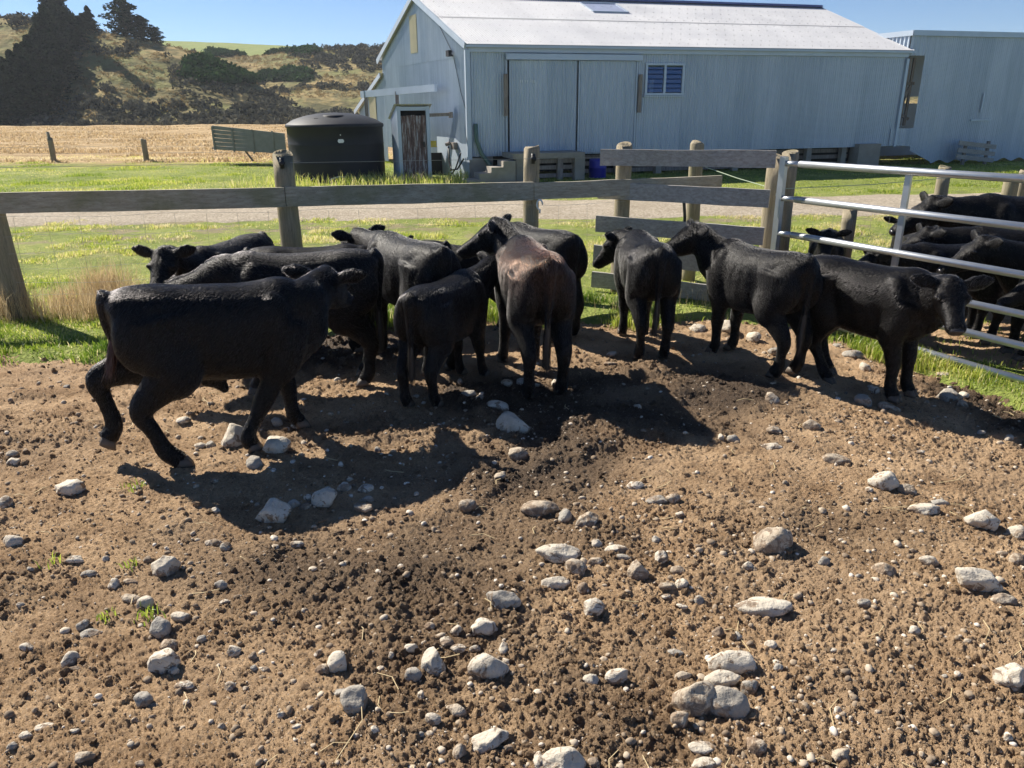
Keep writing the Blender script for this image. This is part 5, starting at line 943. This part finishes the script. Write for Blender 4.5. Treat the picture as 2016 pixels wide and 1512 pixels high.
def ring(c, right, up, hw, ut, ub, n=20, e=2.3):
    """an egg shaped ring: half width hw, ut above and ub below the centre"""
    out = []
    for k in range(n):
        a = 2 * math.pi * k / n; ca = math.cos(a); sa = math.sin(a)
        x = math.copysign(abs(ca) ** (2 / e), ca) * hw; y = math.copysign(abs(sa) ** (2 / e), sa) * (ut if sa > 0 else ub); out.append(c + right * x + up * y)
    return out
def loft(mb, rings):
    n = len(rings[0]); vs = [p for r_ in rings for p in r_]; fs = []
    for i in range(len(rings) - 1):
        for k in range(n): fs.append((i * n + k, i * n + (k + 1) % n, (i + 1) * n + (k + 1) % n, (i + 1) * n + k))
    fs.append(tuple(range(n - 1, -1, -1))); fs.append(tuple((len(rings) - 1) * n + k for k in range(n))); mb.add(vs, fs)
def catmull(P_, k=5):
    out = []
    for i in range(len(P_) - 1):
        p0 = P_[max(i - 1, 0)]; p1 = P_[i]; p2 = P_[i + 1]; p3 = P_[min(i + 2, len(P_) - 1)]
        for q in range(k):
            t = q / k; out.append(0.5 * ((2 * p1) + (p2 - p0) * t + (2 * p0 - 5 * p1 + 4 * p2 - p3) * t * t + (3 * p1 - p0 - 3 * p2 + p3) * t ** 3))
    out.append(P_[-1]); return out
def limb(mb, pts):                                          # pts: (position, fore-aft radius, side radius)
    A = np.array([[*p, a, b] for p, a, b in pts]); S = catmull([A[i] for i in range(len(A))], 5); rings = []; m = len(S)
    for i in range(m):
        c = Vector(S[i][:3]); tg = Vector(S[min(i + 1, m - 1)][:3]) - Vector(S[max(i - 1, 0)][:3]); tg.normalize()
        side = Vector((0, 1, 0)); side = (side - tg * side.dot(tg)).normalized(); fwd = side.cross(tg); rings.append(ring(c, side, fwd, S[i][4], S[i][3], S[i][3], 14, 2.0))
    loft(mb, rings)
def ellipsoid(mb, c, r, rot=None, n=12):
    c = Vector(c); rings = []; rot = rot or Matrix.Identity(3)
    vs = []; fs = []
    for i in range(1, n):
        th = math.pi * i / n
        for k in range(n * 2 - 8 if n > 8 else n): pass
    m = 16
    for i in range(1, n):
        th = math.pi * i / n; rings.append([c + rot @ Vector((r[0] * math.cos(th), r[1] * math.sin(th) * math.cos(2 * math.pi * k / m), r[2] * math.sin(th) * math.sin(2 * math.pi * k / m))) for k in range(m)])
    loft(mb, rings)
def dvec(yaw, pitch): return Vector((math.cos(R(pitch)) * math.cos(R(yaw)), math.cos(R(pitch)) * math.sin(R(yaw)), math.sin(R(pitch))))

TORSO = [(-0.600, 0.915, 0.74, 0.075), (-0.575, 0.950, 0.65, 0.130), (-0.51, 0.978, 0.56, 0.165), (-0.42, 0.988, 0.51, 0.185), (-0.30, 0.986, 0.475, 0.190), (-0.16, 0.976, 0.445, 0.210), (0.0, 0.970, 0.425, 0.222), (0.14, 0.970, 0.418, 0.218), (0.28, 0.982, 0.422, 0.197), (0.38, 0.997, 0.43, 0.174), (0.46, 0.988, 0.45, 0.156), (0.54, 0.952, 0.49, 0.128), (0.590, 0.90, 0.55, 0.085)]
def hind(side, hx=0.0, hy=0.0, hz=0.0, pts=None):
    y = 0.115 * side
    if pts: q = pts
    else: q = [(-0.36, y * 0.95, 0.84), (-0.335 + hx * 0.15, y * 1.15, 0.56 + hz * 0.3), (-0.505 + hx * 0.6, y + hy * 0.6, 0.315 + hz * 0.8), (-0.475 + hx * 0.93, y * 0.95 + hy, 0.10 + hz), (-0.435 + hx, y * 0.95 + hy, 0.035 + hz)]
    r_ = [(0.20, 0.110), (0.155, 0.095), (0.064, 0.052), (0.049, 0.042), (0.052, 0.046)]
    P_ = [(q[0], *r_[0]), (q[1], *r_[1]), (tuple(a * 0.55 + b * 0.45 for a, b in zip(q[1], q[2])), 0.100, 0.066), (q[2], *r_[2]), (tuple((a + b) / 2 for a, b in zip(q[2], q[3])), 0.043, 0.036), (q[3], *r_[3]), (q[4], *r_[4])]
    return P_, q
def fore(side, hx=0.0, hy=0.0, hz=0.0, pts=None):
    y = 0.105 * side
    if pts: q = pts
    else: q = [(0.40, y * 1.0, 0.76), (0.355, y * 1.15, 0.52), (0.385 + hx * 0.55, y + hy * 0.5, 0.30 + hz), (0.385 + hx * 0.95, y + hy, 0.10 + hz), (0.42 + hx, y + hy, 0.035 + hz)]
    r_ = [(0.145, 0.09), (0.105, 0.078), (0.058, 0.053), (0.046, 0.041), (0.050, 0.045)]
    P_ = [(q[0], *r_[0]), (q[1], *r_[1]), (tuple((a + b) / 2 for a, b in zip(q[1], q[2])), 0.070, 0.058), (q[2], *r_[2]), (tuple((a + b) / 2 for a, b in zip(q[2], q[3])), 0.042, 0.038), (q[3], *r_[3]), (q[4], *r_[4])]
    return P_, q
HEADS = [(-0.035, 0.062, 0.060, 0.07), (0.0, 0.088, 0.078, 0.11), (0.06, 0.098, 0.082, 0.135), (0.12, 0.092, 0.078, 0.142), (0.18, 0.074, 0.066, 0.128), (0.25, 0.060, 0.055, 0.098), (0.31, 0.058, 0.050, 0.076), (0.355, 0.060, 0.046, 0.064), (0.385, 0.052, 0.036, 0.050), (0.40, 0.034, 0.02, 0.03)]
calf_no = [0]
def calf(loc, yaw, s, label, group, neck=(0, 25), head=(0, -25), nl=0.36, legs=None, hair=20000, hair_len=0.020, brown=0.0, name='calf', tail=None, sheath=0.0, width=0.96, vox=0.0125, ear_droop=0.0, roll=0.0, mane=0.0, brush=1.0, dip=0.0, long=0.89):
    """loc: ground point under the middle of the body; yaw: heading in degrees (0 = +X); neck/head: (yaw, pitch) relative to the body"""
    calf_no[0] += 1; sd = calf_no[0]; rg = np.random.default_rng(100 + sd); legs = legs or {}
    mb = MB(); X = Vector((1, 0, 0)); Y = Vector((0, 1, 0)); Zu = Vector((0, 0, 1))
    T = np.array(TORSO); S = catmull([T[i] for i in range(len(T))], 3)
    loft(mb, [ring(Vector((a[0] * long, 0, a[1] * 0.55 + a[2] * 0.45)), Y, Zu, a[3] * width, (a[1] - a[2]) * 0.45, (a[1] - a[2]) * 0.55, 22, 2.25) for a in S])
    feet = []
    for side in (1, -1):
        for fn, key in ((hind, 'h'), (fore, 'f')):
            k = key + ('l' if side > 0 else 'r'); v = legs.get(k, (0, 0, 0)); kw = {'pts': v} if isinstance(v, list) else dict(zip(('hx', 'hy', 'hz'), v))
            P_, q = fn(side, **kw)
            if long != 1.0: dx = (long - 1) * (-0.42 if key == 'h' else 0.42); P_ = [((p[0] + dx, p[1], p[2]), a, b) for p, a, b in P_]; q = [(p[0] + dx, p[1], p[2]) for p in q]
            limb(mb, P_); feet.append((q[3], q[4]))
    for side in (1, -1):                                    # hip bones, shoulder blade, round of the thigh
        ellipsoid(mb, (0.33 * long, side * 0.145 * width, 0.72), (0.10, 0.062, 0.22)); ellipsoid(mb, (-0.44 * long, side * 0.118, 0.73), (0.15, 0.085, 0.19))
    if sheath: limb(mb, [((-0.10, 0, 0.46), 0.07, 0.045), ((-0.04, 0, 0.41), 0.05, 0.03), ((0.0, 0, 0.41 - 0.07 * sheath), 0.022, 0.018)])
    # neck
    nd = dvec(*neck); N0 = Vector((0.42 * long, 0, 0.76)); N1 = Vector((0.50 * long, 0, 0.83)); HB = N1 + nd * nl; hd = dvec(neck[0] + head[0], head[1])
    cps = [N0, N0.lerp(N1, 0.8) + Vector((0.06, 0, 0.02)), N1 + nd * nl * 0.55, HB, HB + hd * 0.05]; hw = [0.142, 0.128, 0.094, 0.080, 0.07]; ut = [0.19, 0.150, 0.105, 0.085, 0.07]; ub = [0.28, 0.245, 0.175, 0.135, 0.10]
    A = [np.array([*c, a, b, d]) for c, a, b, d in zip(cps, hw, ut, ub)]; S = catmull(A, 5); rings = []
    for i in range(len(S)):
        tg = (Vector(S[min(i + 1, len(S) - 1)][:3]) - Vector(S[max(i - 1, 0)][:3])).normalized(); r_ = tg.cross(Zu).normalized(); u_ = r_.cross(tg); rings.append(ring(Vector(S[i][:3]), r_, u_, S[i][3], S[i][4], S[i][5], 18, 2.1))
    loft(mb, rings)
    # head
    hr = hd.cross(Zu).normalized(); hu = hr.cross(hd)
    if roll: m = Matrix.Rotation(R(roll), 3, hd); hr = m @ hr; hu = m @ hu
    rings = []
    for i in range(len(HEADS) - 1):
        for f in (0, 0.5):
            a = [x * (1 - f) + y * f for x, y in zip(HEADS[i], HEADS[i + 1])]; rings.append(ring(HB + hd * a[0], hr, hu, a[1], a[2], a[3], 18, 2.3))
    loft(mb, rings); ellipsoid(mb, HB + hu * 0.055 + hd * 0.005, (0.05, 0.05, 0.05))
    for side in (1, -1):
        ellipsoid(mb, HB + hd * 0.125 + hr * 0.082 * side + hu * 0.035, (0.035, 0.03, 0.03)); ellipsoid(mb, HB + hd * 0.365 + hr * 0.035 * side + hu * 0.012, (0.028, 0.028, 0.028))
        # ear: a leaf, cupped
        e0 = HB + hd * 0.005 + hr * 0.078 * side + hu * 0.028; ed = (hr * side * 0.95 - hd * 0.22 + hu * (0.16 - ear_droop)).normalized(); ef = (hd * 0.5 - hu * 0.75 + ed * 0.0); ef = (ef - ed * ef.dot(ed)).normalized(); en = ed.cross(ef); rr_ = []
        for f, w, th in ((-0.02, 0.026, 0.024), (0.035, 0.042, 0.022), (0.08, 0.056, 0.018), (0.12, 0.052, 0.016), (0.155, 0.034, 0.015), (0.185, 0.012, 0.011)): rr_.append(ring(e0 + ed * f * 1.05, ef, en, w, th, th, 14, 2.0))
        loft(mb, rr_)
    # tail
    tl = tail or [(-0.56, 0, 0.955), (-0.615, 0, 0.905), (-0.622, 0, 0.78), (-0.605, 0.005, 0.60), (-0.60, 0.01, 0.42)]
    tl = [(p[0] * long, p[1], p[2]) for p in tl]; tr_ = [0.05, 0.040, 0.028, 0.022, 0.020]; limb(mb, [(p, a, a) for p, a in zip(tl, tr_)])
    # one continuous surface
    raw = mb.build('raw', M['hide']); md = raw.modifiers.new('r', 'REMESH'); md.mode = 'VOXEL'; md.voxel_size = vox; md.use_smooth_shade = True
    ms_ = raw.modifiers.new('s', 'SMOOTH'); ms_.factor = 0.5; ms_.iterations = 9
    dg = bpy.context.evaluated_depsgraph_get(); ev = raw.evaluated_get(dg); me = bpy.data.meshes.new_from_object(ev, depsgraph=dg); bpy.data.objects.remove(raw)
    nv = len(me.vertices); co = np.empty(nv * 3, np.float32); me.vertices.foreach_get('co', co); co = co.reshape(-1, 3); no = np.empty(nv * 3, np.float32); me.vertices.foreach_get('normal', no); no = no.reshape(-1, 3)
    d = (vn3(co * 5 + sd, 3) - 0.5) * 0.010
    ribs = np.sin(co[:, 0] * 62 + co[:, 2] * 8) * 0.0012 * ((co[:, 0] > -0.2) & (co[:, 0] < 0.3) & (co[:, 2] > 0.52) & (co[:, 2] < 0.85)); d = d + ribs
    for bx, by, bz, sg, am in ((-0.33 * long, 0.14, 0.93, 0.065, 0.018), (-0.575 * long, 0.075, 0.90, 0.05, 0.014), (0.34 * long, 0.17, 0.80, 0.09, 0.014), (0.40 * long, 0.15, 0.60, 0.08, 0.016), (-0.24 * long, 0.19, 0.70, 0.08, -0.022), (-0.40 * long, 0.18, 0.66, 0.10, 0.014), (0.22 * long, 0.20, 0.62, 0.07, -0.012)):
        d = d + am * np.exp(-((co[:, 0] - bx) ** 2 + (np.abs(co[:, 1]) - by) ** 2 + (co[:, 2] - bz) ** 2) / (2 * sg * sg))
    co = co + no * d[:, None]; co[:, 2] *= 1 - dip * co[:, 0]; co = co * s; me.vertices.foreach_set('co', co.ravel())
    bt = brown * np.clip(sm((co[:, 2] / s - 0.60) / 0.35) * sm((0.40 - co[:, 0] / s) / 0.3) * (0.55 + 0.9 * (vn3(co * 5 / s, 9) - 0.25)), 0, 1) if brown else np.zeros(nv)
    at = me.attributes.new('brown', 'FLOAT', 'POINT'); at.data.foreach_set('value', bt.astype(np.float32)); me.materials.clear(); me.materials.append(M['hide']); me.update()
    o = bpy.data.objects.new(name, me); COL.objects.link(o); o.location = loc; o.rotation_euler = (0, 0, R(yaw)); me.name = name
    tag(o, label, 'calf', group)
    def part(mb, nm, mat, smooth=True): mb.v = [(a, b, c * (1 - dip * a / s)) for a, b, c in mb.v]; return mb.build(nm, mat, o, smooth)
    for side in (1, -1):
        e = MB(); c = (HB + hd * 0.128 + hr * 0.094 * side + hu * 0.038) * s; ellipsoid(e, c, (0.017 * s,) * 3, n=8); part(e, 'eye', M['eye'])
    e = MB(); c = (HB + hd * 0.392 + hu * 0.004) * s; rot = Matrix((hd, hr, hu)).transposed(); ellipsoid(e, c, (0.022 * s, 0.046 * s, 0.030 * s), rot, 10)
    part(e, 'nose', M['nose'])
    for a, b in feet:
        a = Vector(a); b = Vector(b); dn = (b - a).normalized(); fw = (Vector((1, 0, 0)) - dn * dn.x).normalized() if abs(dn.x) < 0.95 else Vector((0, 0, 1)); e = MB()
        if (b.z - 0.035) < 0.02: dn = Vector((0, 0, -1)); fw = Vector((1, 0, 0))
        sdv = dn.cross(fw)
        for q in (1, -1):
            c0 = b + sdv * 0.021 * q - dn * 0.016; loft(e, [ring((c0 + dn * z + fw * x) * s, sdv, fw, w * s, f_ * s, bk * s, 12, 2.4) for z, x, w, f_, bk in ((0.0, 0.0, 0.021, 0.036, 0.036), (0.03, 0.008, 0.023, 0.046, 0.040), (0.050, 0.012, 0.024, 0.052, 0.042))])
        part(e, 'hoof', M['hoof'])
    # brush of the tail
    e0 = Vector(tl[-1]); tdir = (Vector(tl[-1]) - Vector(tl[-2])).normalized(); npz = 420; V = []; F = []
    for q in range(npz):
        a = rg.uniform(0, 6.283); rad = rg.uniform(0.2, 1); st_ = e0 - tdir * rg.uniform(0, 0.16); sp = Vector((math.cos(a), math.sin(a), 0)) * rad; L_ = rg.uniform(0.14, 0.27) * brush
        p1 = st_ + sp * 0.028 + tdir * L_ * 0.45; p2 = st_ + sp * 0.034 + tdir * L_ + Vector(rg.normal(0, 0.008, 3)); w = Vector((-math.sin(a), math.cos(a), 0)) * 0.003
        b_ = len(V); V += [st_ + sp * 0.018 - w, st_ + sp * 0.018 + w, p1 + w, p1 - w, p2]; F += [(b_, b_ + 1, b_ + 2, b_ + 3), (b_ + 3, b_ + 2, b_ + 4)]
    e = MB(); e.add([v * s for v in V], F); part(e, 'tail_brush', M['brush_brown'] if brown < 0 else M['brush'], False)
    # coat
    hair = int(hair * 1.1)
    if hair:
        me.calc_loop_triangles(); nt = len(me.loop_triangles); ti = np.empty(nt * 3, np.int32); me.loop_triangles.foreach_get('vertices', ti); ti = ti.reshape(-1, 3); tri = co[ti]
        me.vertices.foreach_get('normal', no.ravel() if False else (tmp := np.empty(nv * 3, np.float32))); no = tmp.reshape(-1, 3)
        ar = np.linalg.norm(np.cross(tri[:, 1] - tri[:, 0], tri[:, 2] - tri[:, 0]), axis=1); pk = rg.choice(nt, hair, p=ar / ar.sum()); u = rg.random((hair, 2)); fl = u.sum(1) > 1; u[fl] = 1 - u[fl]
        w3 = np.stack([1 - u.sum(1), u[:, 0], u[:, 1]], -1)[:, :, None]; ps = (tri[pk] * w3).sum(1); nn = (no[ti[pk]] * w3).sum(1); nn /= np.linalg.norm(nn, axis=1)[:, None] + 1e-9; bw = (bt[ti[pk]] * w3[:, :, 0]).sum(1)
        hb = np.array(HB) * s; hb[2] *= 1 - dip * hb[0] / s; nearh = np.exp(-((ps - hb) ** 2).sum(1) / (2 * (0.10 * s) ** 2))
        fl_ = np.tile(np.array([-0.62, 0.0, -0.72]), (hair, 1)); sw = ps * 3.5 / s
        fl_ += np.stack([vn3(sw + 11, 21), vn3(sw + 23, 22), vn3(sw + 37, 23)], -1) * 0.5 - 0.25 + rg.normal(0, 0.07, (hair, 3))
        fl_ -= nn * (fl_ * nn).sum(1)[:, None]; fl_ /= np.linalg.norm(fl_, axis=1)[:, None] + 1e-9
        clump = vn3(ps * 55 / s, 31); L_ = hair_len * (0.8 + 0.4 * rg.random(hair)) * (0.95 + 0.1 * clump) * (1 + 0.7 * nearh)
        nx = ps[:, 0] / s; nz = ps[:, 2] / s
        L_ = L_ * np.where(nz < 0.40, 0.75, 1.0) * (1 + mane * ((nx > 0.30) & (nn[:, 2] > 0.3)) * 1.5)
        lift = (0.05 + 0.10 * rg.random(hair) + 0.25 * nearh + mane * 0.6 * ((nx > 0.30) & (nn[:, 2] > 0.3)))[:, None]
        p0 = ps - nn * 0.003; p1 = ps + (fl_ * 0.5 + nn * lift) * (L_ * 0.55)[:, None]; p2 = ps + (fl_ * (1 - lift * 0.4) + nn * lift * 0.8) * L_[:, None]
        hc = bpy.data.hair_curves.new('coat'); hc.add_curves([3] * hair); hc.attributes['position'].data.foreach_set('vector', np.stack([p0, p1, p2], 1).astype(np.float32).ravel())
        ra = hc.attributes.get('radius') or hc.attributes.new('radius', 'FLOAT', 'POINT'); ra.data.foreach_set('value', np.tile(np.array([0.00085, 0.0007, 0.0002], np.float32) * s, hair))
        ba = hc.attributes.new('brown', 'FLOAT', 'POINT'); ba.data.foreach_set('value', np.repeat(bw, 3).astype(np.float32))
        hc.materials.append(M['coat']); ho = bpy.data.objects.new('coat', hc); COL.objects.link(ho); ho.parent = o
    return o
M['brush'] = m_plain('brush', (0.022, 0.018, 0.016), 0.5, 0, 0.4, 30.0)
M['brush_brown'] = m_plain('brush_brown', (0.075, 0.036, 0.028), 0.55, 0, 0.4, 30.0)

GY = 'black calves crowded along the yard fence'; GP = 'black cattle in the pen behind the gate'
def at(x, y): return Vector((x, y, float(gz(x, y))))
def HK(v): return int(v * 1)
HERD = [
 # A front calf, walking right
 dict(loc=at(-1.75, 4.42), yaw=26, s=1.06, long=0.88, dip=0.05, label='biggest nearest black calf walking to the right with a hind leg lifted', group=GY, neck=(34, 20), head=(24, -30), nl=0.28, hair=70000, sheath=1.0,
  legs={'hl': [(-0.38, 0.11, 0.84), (-0.45, 0.13, 0.56), (-0.70, 0.11, 0.47), (-0.66, 0.10, 0.21), (-0.71, 0.10, 0.13)], 'hr': [(-0.36, -0.11, 0.84), (-0.31, -0.14, 0.55), (-0.51, -0.14, 0.345), (-0.42, -0.15, 0.10), (-0.35, -0.15, 0.032)], 'fr': (-0.28, -0.02, 0.0), 'fl': (0.04, 0.0, 0.0)},
  tail=[(-0.58, 0, 0.955), (-0.615, 0, 0.90), (-0.622, 0, 0.78), (-0.605, -0.005, 0.70), (-0.63, -0.01, 0.62)], brush=0.6, brown=-0.001),
 dict(loc=at(-2.42, 6.55), yaw=-108, s=0.96, nl=0.34, label='calf by the tall dry grass staring at the camera with ears out', group=GY, neck=(0, 26), head=(16, -42), hair=26000),
 dict(loc=at(-1.55, 5.55), yaw=192, s=1.04, label='calf facing left with lowered neck just behind the walking calf', group=GY, neck=(2, -14), head=(0, -50), nl=0.40, hair=40000, mane=0.4),
 dict(loc=at(-1.70, 6.42), yaw=8, s=0.93, label='calf standing side-on with only its flat back showing in the middle row', group=GY, neck=(8, 12), head=(12, -20), hair=14000),
 dict(loc=at(-1.05, 7.05), yaw=182, s=0.86, label='shaggy-maned calf bending its head down against the fence post', group=GY, neck=(0, -2), head=(0, -50), hair=14000, mane=0.8),
 dict(loc=at(-0.82, 6.14), yaw=126, s=1.04, long=0.88, label='glossy grey-sheened calf seen from behind between the two dark flanks', group=GY, neck=(5, 8), head=(0, -38), hair=36000, hair_len=0.016),
 dict(loc=at(-0.40, 7.20), yaw=165, s=0.80, label='calf almost hidden at the fence with just two ear tips showing', group=GY, neck=(0, 18), head=(0, -35), hair=6000),
 dict(loc=at(-0.48, 5.40), yaw=64, s=0.86, label='small calf with hanging tail turned away in the middle of the group', group=GY, neck=(-14, 24), head=(-10, -40), hair=46000,
  legs={'hl': (-0.08, 0.0, 0.0), 'hr': (0.02, 0, 0), 'fl': (0.05, 0, 0), 'fr': (0.1, 0, 0)}),
 dict(loc=at(0.15, 5.66), yaw=101, s=1.06, long=0.88, label='brown-tinged calf seen from behind with its head turned left', group=GY, neck=(24, 34), head=(36, -32), nl=0.30, hair=60000, brown=0.62, legs={'hl': (0, 0, 0), 'hr': (0.02, -0.02, 0), 'fl': (0.05, 0.03, 0)}),
 dict(loc=at(0.26, 7.05), yaw=125, s=0.98, long=0.86, nl=0.3, label='calf with glossy hips standing behind the brown-tinged calf', group=GY, neck=(-6, -14), head=(0, -40), hair=24000),
 dict(loc=at(1.15, 6.52), yaw=93, s=0.97, label='small calf seen from behind by the board panel, looking left', group=GY, neck=(24, 8), head=(26, -48), nl=0.25, hair=40000),
 dict(loc=at(1.97, 6.02), yaw=117, s=0.97, long=0.86, label='shaggy calf in front of the gate stile raising its head to the boards', group=GY, neck=(20, 32), head=(50, -28), nl=0.33, hair=50000, mane=0.4),
 dict(loc=at(2.66, 5.64), yaw=-52, s=0.98, long=0.87, label='calf in front of the steel gate turning its face to the camera', group=GY, neck=(-30, 20), head=(-22, -36), nl=0.25, hair=50000, legs={'fl': (0.04, 0, 0), 'fr': (0.02, 0.0, 0), 'hl': (0.12, 0, 0), 'hr': (0.24, 0, 0)}),
 # behind the gate
 dict(loc=at(3.40, 8.25), yaw=-113, s=0.86, label='calf looking through the top gate rails with both ears spread', group=GP, neck=(0, 48), head=(0, -36), nl=0.30, hair=10000, vox=0.016),
 dict(loc=at(5.50, 8.25), yaw=181, s=1.28, label='largest beast in the pen, facing left below the tall round post', group=GP, neck=(0, 12), head=(0, -35), hair=14000, vox=0.015),
 dict(loc=at(4.62, 8.75), yaw=75, s=0.95, label='beast in the pen with its rump towards the gate brace', group=GP, neck=(0, 0), head=(0, -40), hair=8000, vox=0.016),
 dict(loc=at(4.15, 7.10), yaw=184, s=0.97, label='beast facing left behind the gate brace with level back', group=GP, neck=(0, 4), head=(0, -42), hair=12000, vox=0.015),
 dict(loc=at(4.95, 7.45), yaw=172, s=1.06, label='beast in the middle of the pen behind the level-backed one', group=GP, neck=(0, 10), head=(10, -30), hair=10000, vox=0.016),
 dict(loc=at(4.95, 6.60), yaw=176, s=1.06, label='beast facing left at the picture edge, head between the second and third gate rails', group=GP, neck=(0, 20), head=(0, -35), hair=12000, vox=0.015),
 dict(loc=at(5.10, 6.02), yaw=170, s=0.98, label='beast right against the gate at the picture edge, legs behind the low rails', group=GP, neck=(5, 5), head=(0, -40), hair=14000, vox=0.014),
]
for k in HERD: calf(**k)

mb = MB(); mb.box((0, 360, 29), (8000, 860, 74)); hz = mb.build('haze', bpy.data.materials.new('air')); hm = hz.data.materials[0]; hm.use_nodes = True
for nd in list(hm.node_tree.nodes):
    if nd.type == 'BSDF_PRINCIPLED': hm.node_tree.nodes.remove(nd)
pv = hm.node_tree.nodes.new('ShaderNodeVolumePrincipled'); pv.inputs['Color'].default_value = (0.86, 0.92, 1.0, 1); pv.inputs['Density'].default_value = 0.00028; pv.inputs['Anisotropy'].default_value = 0.2
hm.node_tree.links.new(pv.outputs[0], [q for q in hm.node_tree.nodes if q.type == 'OUTPUT_MATERIAL'][0].inputs['Volume'])
stuff(hz, 'thin bright haze in the air towards the hills', 'haze')
